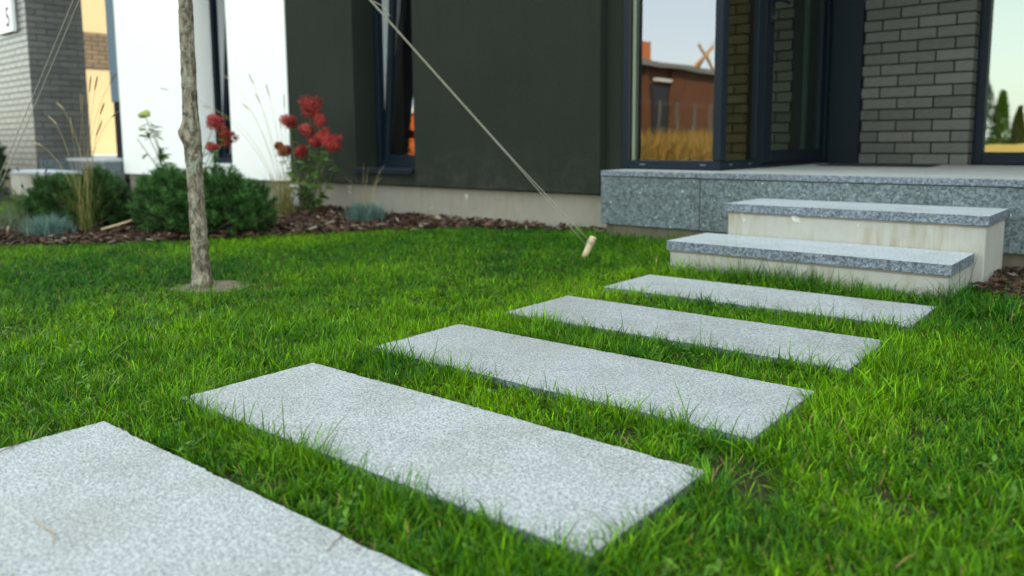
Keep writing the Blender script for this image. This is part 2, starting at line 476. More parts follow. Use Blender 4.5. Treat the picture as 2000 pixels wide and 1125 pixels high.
def blades(P, az, L, w, lean, curl, col, tip=None, seg=3, face=None):
    """N bent ribbons: base P, heading az, length L, base width w, lean from upright, extra bend curl."""
    N = len(P); nv = 2 * seg + 1
    h = np.stack([np.cos(az), np.sin(az), np.zeros(N)], 1)
    fa = az + np.pi / 2 if face is None else face
    sd = np.stack([np.cos(fa), np.sin(fa), np.zeros(N)], 1)
    V = np.zeros((N, nv, 3)); C_ = np.zeros((N, nv, 3))
    pos = P.copy(); tipc = col if tip is None else tip
    for k in range(seg + 1):
        tt = k / seg
        if k:
            ang = lean + curl * ((k - 0.5) / seg)
            pos = pos + (h * np.sin(ang)[:, None] + np.array([0, 0, 1.0]) * np.cos(ang)[:, None]) * (L / seg)[:, None]
        cc = col * (1 - tt) + tipc * tt
        if k < seg:
            ww = (w * (1.0 - 0.55 * tt ** 1.5) * 0.5)[:, None]
            V[:, 2 * k] = pos - sd * ww; V[:, 2 * k + 1] = pos + sd * ww
            C_[:, 2 * k] = cc; C_[:, 2 * k + 1] = cc
        else:
            V[:, nv - 1] = pos; C_[:, nv - 1] = cc
    lp = []; tot = []
    for k in range(seg - 1):
        lp += [2 * k, 2 * k + 1, 2 * k + 3, 2 * k + 2]; tot.append(4)
    lp += [2 * seg - 2, 2 * seg - 1, 2 * seg]; tot.append(3)
    lp = np.array(lp); tot = np.array(tot)
    loops = (np.arange(N)[:, None] * nv + lp[None]).ravel()
    totals = np.tile(tot, N); starts = np.concatenate([[0], np.cumsum(totals)[:-1]])
    return V.reshape(-1, 3), C_.reshape(-1, 3), loops, starts, totals

def join_raw(parts):
    Vs, Cs, Ls, Ss, Ts = [], [], [], [], []; vo = lo = 0
    for V, C_, L, s_, t_ in parts:
        Vs.append(V); Cs.append(C_); Ls.append(L + vo); Ss.append(s_ + lo); Ts.append(t_)
        vo += len(V); lo += len(L)
    return np.concatenate(Vs), np.concatenate(Cs), np.concatenate(Ls), np.concatenate(Ss), np.concatenate(Ts)
def raw_obj(name, parts, ma, parent=None, smooth=False):
    V, C_, L, s_, t_ = join_raw(parts)
    return obj(name, raw_mesh(name, V, L, s_, t_, ma, C_, smooth), parent)

def vnoise(x, y, seed=0, n=64):
    """smooth 2-D value noise 0..1, period n"""
    g = np.random.default_rng(seed).random((n, n))
    xi = np.floor(x).astype(int); yi = np.floor(y).astype(int)
    fx = x - xi; fy = y - yi
    fx = fx * fx * (3 - 2 * fx); fy = fy * fy * (3 - 2 * fy)
    a = g[xi % n, yi % n]; b = g[(xi + 1) % n, yi % n]; c = g[xi % n, (yi + 1) % n]; d = g[(xi + 1) % n, (yi + 1) % n]
    return (a * (1 - fx) + b * fx) * (1 - fy) + (c * (1 - fx) + d * fx) * fy
def inpoly(x, y, poly):
    r = np.zeros(len(x), bool); n = len(poly)
    for i in range(n):
        x0, y0 = poly[i]; x1, y1 = poly[(i + 1) % n]
        c = ((y0 > y) != (y1 > y)) & (x < (x1 - x0) * (y - y0) / ((y1 - y0) + 1e-12) + x0)
        r ^= c
    return r

# ------------------------------------------------------------------ ground
SOIL = -0.020
g = MB(); g.add([(-400, -400, -0.06), (400, -400, -0.06), (400, 400, -0.06), (-400, 400, -0.06)], [(0, 1, 2, 3)])
tag(g.build('ground', M['ground']), kind='structure')
LAWN = [(-16, -6), (6, -6), (6, 4.5), (-16, 4.5)]
tag(prism('lawn_soil', LAWN, -0.05, SOIL, M['ground']), kind='structure')
BED = [(-5.0, 0.9), (-5.44, 1.52), (-4.90, 2.20), (-4.58, 2.80), (-4.33, 3.36), (-3.93, 3.95), (-3.35, 4.22), (-2.85, 4.28), (-2.85, 4.42),
       (-10.3, 4.42), (-8.6, 3.4), (-7.3, 2.35), (-6.6, 1.2), (-6.0, 0.6)]
BED2 = [(-0.60, 3.68), (-0.63, 3.58), (-0.40, 3.40), (0.5, 3.25), (2.0, 3.2), (2.0, 4.15), (-0.60, 4.15)]
tag(prism('planting_bed', BED, SOIL - 0.004, SOIL + 0.006, M['soil']), kind='structure')
tag(prism('planting_bed.001', BED2, SOIL - 0.004, SOIL + 0.006, M['soil']), kind='structure')
TREE = (-3.222, 1.667)
disc = [(TREE[0] + 0.02 + 0.155 * math.cos(a) * (1 + 0.12 * math.sin(3 * a + 1)), TREE[1] + 0.03 + 0.155 * math.sin(a) * (1 + 0.1 * math.sin(2 * a)))
        for a in [2 * math.pi * k / 24 for k in range(24)]]
tag(prism('bare_earth', disc, SOIL - 0.012, SOIL + 0.003, M['earth']), kind='structure')

# ------------------------------------------------------------------ house
house = thing('house', 'dark and white rendered house with navy window frames and a recessed entrance', 'house', (-5, 4.4, 0))
house.location = (0, 0, 0)
YF = 4.38; ZB = 0.245; ZT = 2.9
def wall_boxes(name, ma, x0, x1, yf, yb, z0, z1, holes=()):
    b = MB(); xs = x0
    for hx0, hx1, hz0, hz1 in holes:
        b.box(xs, hx0, yf, yb, z0, z1)
        b.box(hx0, hx1, yf, yb, z0, hz0); b.box(hx0, hx1, yf, yb, hz1, z1)
        xs = hx1
    b.box(xs, x1, yf, yb, z0, z1)
    return b.build(name, ma, house)
wall_boxes('dark_wall', M['dark_wall'], -6.602, -3.0, YF, 4.68, ZB, ZT, [(-5.60, -4.83, 0.375, 2.65)])
wall_boxes('white_wall', M['white_wall'], -10.3, -6.606, YF - 0.008, 4.68, ZB - 0.01, ZT, [(-8.43, -7.66, 0.375, 2.65)])
B('dark_wall_return', M['dark_wall'], (-2.998, -2.858, 4.45, 4.72, ZB, ZT), house, 0.002)
B('plinth', M['plinth'], (-10.28, -2.72, 4.43, 4.66, -0.3, ZB - 0.012), house, 0.002)
# the upper storey carries over the porch and casts the shade the lawn lies in
B('upper_storey', M['soffit'], (-10.3, 13.0, YF + 0.012, 12, ZT + 0.003, 6.2), house, 0.004)
B('back_wall', M['inside'], (-10.2, 7.0, 11.7, 11.98, -0.3, ZT), house, 0)
B('side_wall', M['white_wall'], (-10.29, -10.02, 4.69, 11.69, -0.3, ZT), house, 0)
B('side_wall', M['dark_wall'], (2.9, 13.0, YF, 6.9, -0.3, ZT), house, 0)
B('inner_floor', M['inside'], (-10.0, 7.0, 4.75, 11.6, 0.30, 0.395), house, 0)
B('partition', M['inside'], (-7.1, -7.0, 4.7, 11.6, 0.4, ZT), house, 0)
B('partition', M['inside'], (-3.6, -3.5, 4.8, 11.6, 0.4, ZT), house, 0)

def tilted_window(x0, x1, z0, z1, sill_ma, name='window'):
    """navy frame 23 cm back in the reveal; the sash is tipped inwards at the top"""
    yf = 4.615
    w = MB(); fw = 0.05
    w.box(x0, x0 + fw, yf, yf + 0.07, z0, z1, 0.004); w.box(x1 - fw, x1, yf, yf + 0.07, z0, z1, 0.004)
    w.box(x0 + fw, x1 - fw, yf, yf + 0.07, z0, z0 + 0.06, 0.004); w.box(x0 + fw, x1 - fw, yf, yf + 0.07, z1 - 0.06, z1, 0.004)
    win = w.build(name, M['navy'], house)
    li = MB(); li.box(x0 + 0.002, x0 + fw - 0.004, yf + 0.071, yf + 0.30, z0 + 0.05, z1 - 0.05)
    li.build('jamb_lining', M['white_frame'], win)
    sb = MB(); sw = 0.062; sx0, sx1 = x0 + fw - 0.012, x1 - fw + 0.012; h = z1 - z0 - 0.09
    sb.box(sx0, sx0 + sw, 0, 0.06, 0, h, 0.006); sb.box(sx1 - sw, sx1, 0, 0.06, 0, h, 0.006)
    sb.box(sx0 + sw, sx1 - sw, 0, 0.06, 0, 0.07, 0.006); sb.box(sx0 + sw, sx1 - sw, 0, 0.06, h - 0.07, h, 0.006)
    sash = sb.build('sash', M['navy'], win, (0, yf + 0.035, z0 + 0.045), (R(-4.6), 0, 0))
    gl = MB(); gl.add([(sx0 + sw - 0.004, 0.028, 0.066), (sx1 - sw + 0.004, 0.028, 0.066), (sx1 - sw + 0.004, 0.028, h - 0.066), (sx0 + sw - 0.004, 0.028, h - 0.066)], [(0, 1, 2, 3)])
    p = gl.build('pane', M['glass'], win, (0, yf + 0.035, z0 + 0.045), (R(-4.6), 0, 0))
    s_ = MB(); s_.box(x0 - 0.012, x1 + 0.0, YF - 0.035, yf - 0.002, z0 - 0.022, z0 + 0.004, 0.004); s_.box(x0 - 0.012, x1, YF - 0.035, YF - 0.022, z0 - 0.04, z0 - 0.0225)
    s_.build('sill', sill_ma, win)
    return win
tilted_window(-5.598, -4.832, 0.379, 2.648, M['navy'])
tilted_window(-8.428, -7.662, 0.379, 2.648, M['white_frame'])

# --- corner bay, entrance door, brick wall of the porch
ZP = 0.415; XD = -2.158; YB = 4.43; YW = 6.279
bay = B('bay_window', M['navy'], (-2.857, -2.814, YB, YB + 0.16, ZP + 0.002, ZT), house, 0.004)
bay['label'] = 'corner bay window of navy frames beside the entrance door'
B('jamb_lining', M['lining'], (-2.8135, -2.803, YB + 0.036, YB + 0.074, ZP + 0.06, ZT), bay, 0)
B('gasket', M['rubber'], (-2.8135, -2.80, YB + 0.003, YB + 0.034, ZP + 0.06, ZT), bay, 0)
B('bottom_rail', M['navy'], (-2.8135, XD - 0.002, YB + 0.002, YB + 0.17, ZP + 0.003, ZP + 0.058), bay, 0.004)
B('corner_post', M['navy'], (XD - 0.052, XD, YB, YB + 0.085, ZP + 0.059, ZT), bay, 0.005)
g = MB(); g.add([(-2.8135, YB + 0.0745, ZP + 0.05), (XD - 0.02, YB + 0.0745, ZP + 0.05), (XD - 0.02, YB + 0.0745, ZT), (-2.8135, YB + 0.0745, ZT)], [(0, 1, 2, 3)])
g.build('pane', M['glass'], bay)
for x in (-2.72, -2.29): B('drain_cap', M['cap'], (x, x + 0.04, YB - 0.003, YB + 0.003, ZP + 0.031, ZP + 0.036), bay, 0.001)
# side light
B('bottom_rail', M['navy'], (XD - 0.09, XD - 0.0005, YB + 0.172, 5.045, ZP + 0.003, ZP + 0.058), bay, 0.004)
B('mullion', M['navy'], (XD - 0.09, XD + 0.002, 4.93, 5.045, ZP + 0.059, ZT), bay, 0.004)
g = MB(); g.add([(XD - 0.03, YB + 0.08, ZP + 0.05), (XD - 0.03, 4.94, ZP + 0.05), (XD - 0.03, 4.94, ZT), (XD - 0.03, YB + 0.08, ZT)], [(0, 1, 2, 3)])
g.build('pane', M['glass_side'], bay)
for y in (4.56, 4.84): B('drain_cap', M['cap'], (XD - 0.001, XD + 0.003, y, y + 0.04, ZP + 0.032, ZP + 0.037), bay, 0.001)
door = B('door', M['navy_panel'], (XD - 0.07, XD - 0.004, 5.06, 5.20, ZP + 0.03, 2.55), house, 0.004)
door['label'] = 'dark glazed entrance door with lever handle'
B('bottom_rail', M['navy_panel'], (XD - 0.07, XD - 0.004, 5.2005, 6.10, ZP + 0.03, ZP + 0.115), door, 0.003)
B('hinge_stile', M['navy_panel'], (XD - 0.07, XD - 0.004, 6.1005, 6.20, ZP + 0.03, 2.55), door, 0.003)
B('top_rail', M['navy_panel'], (XD - 0.07, XD - 0.004, 5.2005, 6.10, 2.44, 2.55), door, 0.003)
B('threshold', M['navy_panel'], (XD - 0.12, XD + 0.004, 5.046, 6.26, ZP + 0.002, ZP + 0.026), door, 0.003)
B('door_frame', M['navy'], (XD - 0.08, XD + 0.001, 6.2045, 6.262, ZP + 0.028, 2.6), door, 0.004)
B('transom', M['navy'], (XD - 0.08, XD + 0.001, 5.046, 6.26, 2.603, ZT), door, 0.004)
g = MB(); g.add([(XD - 0.03, 5.195, ZP + 0.11), (XD - 0.03, 6.105, ZP + 0.11), (XD - 0.03, 6.105, 2.45), (XD - 0.03, 5.195, 2.45)], [(0, 1, 2, 3)])
g.build('pane', M['glass_door'], door)
hb = MB(); hb.box(XD - 0.004, XD + 0.006, 5.115, 5.155, 1.36, 1.56, 0.003)
hb.tube([(XD + 0.004, 5.135, 1.505), (XD + 0.055, 5.135, 1.505), (XD + 0.062, 5.15, 1.505), (XD + 0.062, 5.27, 1.505)], 0.0095, 8)
hb.build('handle', M['navy_panel'], door, smooth=False)
lk = MB(); lk.tube([(XD + 0.004, 5.135, 1.40), (XD + 0.014, 5.135, 1.40)], 0.012, 12); lk.build('lock', M['steel'], door)
B('navy_panel', M['navy_panel'], (XD + 0.004, -1.926, YW - 0.012, YW + 0.25, ZP + 0.002, ZT), house, 0.003)

def brick_wall(parent, x0, x1, y0, z0, z1, side_len, ma, mortar, inv=0.0, side_only=False, xoff=0.10, back=0.25):
    """running bond of single bricks: a face towards -Y from x0 to x1 and a return of side_len on its +X end"""
    BL, BH, JT, D = 0.243, 0.0815, 0.010, 0.010
    core = B('mortar_core', mortar, (x0 + 0.001, x1 - D, y0 + D, y0 + max(side_len, back), z0, z1), parent, 0)
    cache = {}
    def put(sx, sy, sz, x, y, z):
        k = (round(sx, 3), round(sy, 3), round(sz, 3))
        if k not in cache:
            b = MB(); b.box(0, sx, 0, sy, 0, sz, 0.0022); cache[k] = b.mesh('brick', ma)
        j = random.uniform(-0.0008, 0.0008)
        return obj('brick', cache[k], parent, (x, y + j, z))
    r = 0; z = z0
    while z < z1 - 0.02:
        h = min(BH - JT, z1 - z)
        # front courses, measured from the +X corner
        if r % 2: corner_f, corner_s = BL - JT, BL / 2 - JT
        else: corner_f, corner_s = BL / 2 - JT, BL - JT
        corner_s = min(corner_s, side_len)
        put(corner_f, corner_s, h, x1 - corner_f, y0, z)          # corner brick shows on both faces
        x = x1 - corner_f - JT
        while x > x0 + 0.012:
            l_ = min(BL - JT, x - x0)
            put(l_, D + 0.02, h, x - l_, y0, z); x -= l_ + JT
        y = y0 + corner_s + JT
        while y < y0 + side_len - 0.012:
            l_ = min(BL - JT, y0 + side_len - y)
            o = put(D + 0.02, l_, h, x1 - D - 0.02, y, z); y += l_ + JT
        z += BH; r += 1
bw = thing('brick_wall', None, None); bw.parent = house
del bw
bwall = bpy.data.objects.new('brick_wall', None); link(bwall, house)
for o in [o for o in bpy.data.objects if o.name.startswith('brick_wall') and o is not bwall]: bpy.data.objects.remove(o)
bwall.name = 'brick_wall'
bwall['label'] = 'grey long brick wall of the porch between door and window'
brick_wall(bwall, -1.922, -1.19, YW, ZP + 0.002, 2.89, 0.20, M['brick'], M['mortar'])
# window at the right of the brick wall
rw = B('window', M['navy'], (-1.188, -1.128, 6.42, 6.50, ZP + 0.002, ZT), house, 0.004)
rw['label'] = 'large navy framed window right of the brick wall, full of garden reflections'
B('bottom_rail', M['navy'], (-1.1275, 2.88, 6.422, 6.50, ZP + 0.003, ZP + 0.088), rw, 0.004)
B('mullion', M['navy'], (0.9, 0.96, 6.422, 6.50, ZP + 0.089, ZT), rw, 0.004)
g = MB(); g.add([(-1.13, 6.47, ZP + 0.08), (2.88, 6.47, ZP + 0.08), (2.88, 6.47, ZT), (-1.13, 6.47, ZT)], [(0, 1, 2, 3)])
g.build('pane', M['glass_right'], rw)
B('pane_backing', mat('teal_fill_panel', (0.42, 0.62, 0.55), 0.9), (-2.34, -2.30, 6.19, 6.60, 0.42, 2.6), house, 0.004)  # teal panel added behind the door glass to lighten the dark pane
B('pane_backing', M['pane_backing'], (-5.50, -5.35, 4.98, 5.03, 0.4, 2.8), house, 0.004)

# ------------------------------------------------------------------ entrance landing and steps
land = thing('entrance_landing', 'blue-grey granite landing under the entrance door and brick wall', 'landing')
b = MB(); b.box(-2.80, 2.6, 4.172, 6.6, -0.3, ZP - 0.036)
b.build('core', M['under'], land)
for i, (x0, x1) in enumerate(((-2.830, -2.137), (-2.134, -0.30), (-0.297, 1.3), (1.303, 2.6))):
    b = MB(); b.box(x0, x1, 4.143, 6.41 if x0 > -1 else 6.266, ZP - 0.034, ZP, 0.003)
    me = b.mesh('paving_slab', [M['landing'], M['edge']])
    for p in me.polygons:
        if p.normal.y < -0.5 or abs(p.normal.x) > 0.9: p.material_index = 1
    obj('paving_slab', me, land)
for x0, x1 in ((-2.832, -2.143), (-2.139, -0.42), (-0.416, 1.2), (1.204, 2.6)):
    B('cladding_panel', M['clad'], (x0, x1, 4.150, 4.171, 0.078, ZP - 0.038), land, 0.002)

def step(label, x0, x1, y0, y1, ztop, th, ztop_c0, back_top):
    t_ = thing('step', label, 'step', group='entrance steps')
    b = MB(); b.box(x0 + 0.012, x1 - 0.010, y0 + 0.014, back_top, -0.2, ztop - th - 0.004, 0.004)
    b.build('concrete_block', M['concrete'], t_)
    b = MB(); b.box(x0 + 0.009, x1 - 0.007, y0 + 0.011, min(y1, back_top) - 0.01, ztop - th - 0.012, ztop - th - 0.0015, 0.002); b.build('mortar_joint', M['plinth'], t_)
    # rough split front: ragged granite edge
    nx = 90; b = MB(); vs_ = []; fs = []
    prof = [(0.0, 0.0), (0.0, -0.3), (0.0, -0.65), (0.0, -1.0)]
    me = None
    yb = y1
    rr = np.random.default_rng(int(ztop * 1000))
    for i in range(nx + 1):
        x = x0 + (x1 - x0) * i / nx
        for k, (dy, dz) in enumerate(prof):
            jag = 0.0 if i in (0, nx) else 1.0
            vs_.append((x, y0 + (rr.uniform(0, 0.004) if k in (1, 2) else rr.uniform(0, 0.0025)) * jag, ztop + dz * th))
        vs_.append((x, yb, ztop)); vs_.append((x, yb, ztop - th))
    n = len(prof) + 2
    mi = []
    for i in range(nx):
        a = i * n; c = a + n
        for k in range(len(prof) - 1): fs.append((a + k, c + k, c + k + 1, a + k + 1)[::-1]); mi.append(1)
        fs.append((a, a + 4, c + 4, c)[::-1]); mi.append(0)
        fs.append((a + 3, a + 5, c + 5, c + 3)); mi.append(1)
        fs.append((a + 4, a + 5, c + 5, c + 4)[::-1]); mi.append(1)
    fs.append((0, 1, 2, 3, 5, 4)); mi.append(1)
    e = nx * n; fs.append(tuple(e + q for q in (0, 1, 2, 3, 5, 4))[::-1]); mi.append(1)
    me = bpy.data.meshes.new('tread'); me.from_pydata(vs_, [], fs)
    me.materials.append(M['tread']); me.materials.append(M['edge']); me.polygons.foreach_set('material_index', mi); me.update()
    import bmesh
    bm = bmesh.new(); bm.from_mesh(me); bmesh.ops.recalc_face_normals(bm, faces=bm.faces); bm.to_mesh(me); bm.free()
    obj('tread', me, t_)
    return t_
step('lower concrete step with a grey granite tread, grass along its foot', -1.872, -0.656, 3.300, 3.712, 0.125, 0.042, 0, 3.712)
step('upper concrete step with a grey granite tread against the landing', -1.772, -0.610, 3.705, 4.147, 0.282, 0.040, 0, 4.147)
# doormat lying on the landing
b = MB(); b.box(-0.36, 0.36, -0.24, 0.24, 0, 0.008, 0.002)
mm = tag(b.build('doormat', M['mat'], None, (-1.66, 5.86, ZP + 0.001), (0, 0, R(4))), 'thin black rubber doormat on the landing before the brick wall', 'doormat')

# ------------------------------------------------------------------ stepping slabs across the lawn
SL, SW, SA = 1.166, 0.382, 0.029
slab_xy = [(-1.753, 0.291), (-1.785, 0.855), (-1.797, 1.438), (-1.806, 2.055), (-1.811, 2.680)]
slab_lab = ['pale granite stepping slab with a curled twig on it, only half in the picture', 'pale granite stepping slab second from the camera, largest one seen whole',
            'pale granite stepping slab, middle one of the five', 'pale granite stepping slab, second before the steps', 'pale granite stepping slab nearest to the concrete steps']
import bmesh
def worn_slab(seed):
    """granite slab whose arrises are slightly chipped"""
    r = np.random.default_rng(seed)
    out = []
    def edge(p, q, n):
        for i in range(n):
            u = i / n
            out.append((p[0] + (q[0] - p[0]) * u, p[1] + (q[1] - p[1]) * u))
    edge((0, 0), (SL, 0), 90); edge((SL, 0), (SL, SW), 34); edge((SL, SW), (0, SW), 90); edge((0, SW), (0, 0), 34)
    n = len(out); c = (SL / 2, SW / 2)
    base = r.normal(0, 0.0007, n) + 0.0010
    for k in range(9):
        i = r.integers(0, n); wd = r.integers(1, 4)
        for j in range(-wd, wd + 1): base[(i + j) % n] += r.uniform(0.001, 0.0035)
    V = []; 
    for (x, y), d in zip(out, base):
        dx = (1 if x < 1e-6 else -1 if x > SL - 1e-6 else 0); dy = (1 if y < 1e-6 else -1 if y > SW - 1e-6 else 0)
        V.append((x, y, -0.034, dx, dy, d))
    bm = bmesh.new()
    top = [bm.verts.new((v[0] + v[3] * (v[5] + .0012), v[1] + v[4] * (v[5] + .0012), 0)) for v in V]
    mid = [bm.verts.new((v[0] + v[3] * v[5] * .6, v[1] + v[4] * v[5] * .6, -0.0015 - v[5])) for v in V]
    bot = [bm.verts.new((v[0], v[1], -0.034)) for v in V]
    f = bm.faces.new(top); f.material_index = 0
    for A, Bq in ((top, mid), (mid, bot)):
        for i in range(n):
            f = bm.faces.new((A[i], Bq[i], Bq[(i + 1) % n], A[(i + 1) % n])); f.material_index = 0 if A is top else 1
    bmesh.ops.recalc_face_normals(bm, faces=bm.faces)
    if top[0].link_faces[0].normal.length and bm.faces[:][0].normal.z < 0: bmesh.ops.reverse_faces(bm, faces=bm.faces[:])
    me = bpy.data.meshes.new('stepping_slab'); bm.to_mesh(me); bm.free()
    me.materials.append(M['slab']); me.materials.append(M['edge'])
    return me
slab_polys = []
for i, (x, y) in enumerate(slab_xy):
    o = obj('stepping_slab', worn_slab(40 + i), None, (x, y, 0), (random.uniform(-.003, .003), random.uniform(-.002, .002), SA))
    tag(o, slab_lab[i], 'paving slab', 'granite slabs crossing the lawn')
    c, s = math.cos(SA), math.sin(SA)
    def q(u, v): return (x + u * c - v * s, y + u * s + v * c)
    e = 0.004
    slab_polys.append([q(-e, -e), q(SL + e, -e), q(SL + e, SW + e), q(-e, SW + e)])

# ------------------------------------------------------------------ far entrance with brick pillar and number sign
nb = thing('yellow_house', 'sunlit yellow house wall with a brown brick band beyond the passage', 'house')
B('wall', M['yellow_wall'], (-24, -15.72, 4.6, 12, -0.3, 6.5), nb, 0)
B('roof', M['roof'], (-24.2, -15.5, 4.4, 12.2, 6.503, 6.7), nb, 0)
band = bpy.data.objects.new('brick_band', None); link(band, nb); NB = nb
B('corner_post', M['pale_blue'], (-10.76, -10.302, 4.46, 4.70, 1.15, ZT), house, 0.003)  # blue colour stands in for the reflection on a glass edge
B('corner_post', M['navy'], (-10.72, -10.302, 4.47, 4.70, 0.425, 1.147), house, 0.003)  # navy box below stands in for the dark part of that reflection
def brick_wall_band(parent):
    b = MB(); b.box(0, 0.03, 0, 0.232, 0, 0.0705, 0.002); me = b.mesh('brick', M['brick_brown'])
    B('mortar', M['mortar2'], (-15.72, -15.702, 5.0, 8.0, 2.03, 2.03 + 8 * 0.0815), parent, 0)
    for r_ in range(8):
        y = 5.0 + 0.12 * (r_ % 2)
        while y < 7.9:
            obj('brick', me, parent, (-15.72, y, 2.035 + r_ * 0.0815)); y += 0.243
pil = thing('brick_pillar', 'grey brick pillar carrying the house number 5', 'pillar')
brick_wall(pil, -13.3, -11.6, 3.80, 0.255, 2.895, 0.70, M['brick2'], M['mortar2'])
B('footing', M['under'], (-13.25, -11.66, 3.86, 4.48, -0.3, 0.252), pil, 0)
B('capital', M['soffit'], (-13.3, -11.6, 3.80, YF - 0.003, ZT - 0.002, 6.0), pil, 0)
sg = thing('house_number_sign', 'white house number sign reading 5 on the brick pillar', 'sign', (-12.24, 3.79, 2.30))
b = MB(); b.box(-0.31, 0.31, -0.05, 0.006, -0.20, 0.40, 0.006); b.build('plate', M['sign'], sg)
fc = bpy.data.curves.new('digit', 'FONT'); fc.body = '5'; fc.size = 0.36; fc.extrude = 0.002; fc.align_x = 'CENTER'; fc.offset = 0.004
fo = bpy.data.objects.new('digit', fc); link(fo); dg = bpy.context.evaluated_depsgraph_get()
dme = bpy.data.meshes.new_from_object(fo.evaluated_get(dg)); dme.materials.append(M['ink'])
bpy.data.objects.remove(fo)
dob = obj('digit', dme, sg, (0.17, -0.053, -0.125), (R(90), 0, 0)); dob.scale = (0.85, 1, 1)
brick_wall_band(band)
l2 = thing('granite_landing', 'far granite landing between brick pillar and white wall', 'landing')
B('paving_slab', M['tread'], (-11.595, -10.34, 4.15, 9.0, 0.385, 0.42), l2, 0.003)
B('paving_slab', M['tread'], (-15.69, -11.6, 4.52, 9.0, 0.385, 0.42), l2, 0.003)
B('cladding_panel', M['clad'], (-11.59, -10.345, 4.157, 4.4, 0.08, 0.383), l2, 0.002)
B('cladding_panel', M['clad'], (-11.597, -11.55, 3.83, 4.154, 0.08, 0.415), l2, 0.002)
B('core', M['under'], (-11.5, -10.4, 4.2, 4.43, -0.3, 0.078), l2, 0)
st3 = thing('step', 'far concrete step with granite tread in front of the brick pillar', 'step', group='entrance steps')
B('concrete_block', M['concrete'], (-11.4, -10.2, 3.42, 3.82, -0.2, 0.24), st3, 0.004)
B('tread', M['tread'], (-11.42, -10.18, 3.405, 3.825, 0.243, 0.284), st3, 0.003)
fp = MB(); fp.box(0, 1.166, 0, 0.5, -0.04, -0.005, 0.002)
tag(fp.build('stepping_slab', M['slab'], None, (-13.4, 3.72, 0), (0, 0, 0)), 'far pale paving slab on the lawn before the brick pillar', 'paving slab', 'granite slabs crossing the lawn')

# downpipe at the white wall's foot
dp = thing('downpipe', 'pale blue-grey pipe end at the foot of the white wall', 'downpipe', (-6.52, 4.36, 0))
b = MB(); b.tube([(0, 0, -0.05), (0, 0, 0.205)], 0.055, 20); b.build('pipe', M['plastic'], dp, smooth=True)
b = MB(); b.tube([(0, 0, 0.14), (0, 0, 0.168)], 0.061, 20); b.build('collar', M['plastic'], dp)
b = MB(); b.tube([(0.14, 0.02, -0.05), (0.14, 0.02, 0.2)], 0.03, 14); tag(b.build('conduit', M['navy'], None, (-6.52, 4.36, 0)), 'thin dark conduit beside the pale pipe end', 'pipe')

# ------------------------------------------------------------------ lawn grass
BED_ALL = [BED, BED2]
STEPS = [(-1.862, -0.664, 3.312, 3.72), (-1.762, -0.618, 3.70, 4.16), (-2.835, 3, 4.17, 7), (-11.4, -10.2, 3.42, 3.9)]
def blocked(x, y):
    bad = np.zeros(len(x), bool)
    for p in slab_polys: bad |= inpoly(x, y, p)
    wob = 0.05 * (vnoise(x * 5 + 80, y * 5 + 80, 5) - 0.5)
    for p in BED_ALL: bad |= inpoly(x + wob, y + wob, p)
    for a, b, c, d in STEPS: bad |= (x > a) & (x < b) & (y > c) & (y < d)
    return bad | (y > 4.44)
def lawn_points(n, x0, x1, y0, y1):
    x = rng.uniform(x0, x1, n); y = rng.uniform(y0, y1, n)
    ok = ~blocked(x, y)
    rt = np.hypot(x - TREE[0] - 0.02, (y - TREE[1] - 0.03)) + 0.16 * (vnoise(x * 11 + 60, y * 11 + 60, 9) - 0.5)
    ok &= (rt > 0.135) | (rng.random(n) < 0.10)
    return x[ok], y[ok]
def in_view(x, y, m=0.12):
    dx = x * Rc[0] + y * Rc[1] + (SOIL - 0.6) * Rc[2]; dz = x * F_[0] + y * F_[1] + (SOIL - 0.6) * F_[2]
    du = x * Uc[0] + y * Uc[1] + (SOIL - 0.6) * Uc[2]
    k = 1532.26 / 1000
    return (dz > 0.2) & (np.abs(dx / np.maximum(dz, .01)) * k < 1 + m) & (du / np.maximum(dz, .01) * k > -(666 / 1000 + m))
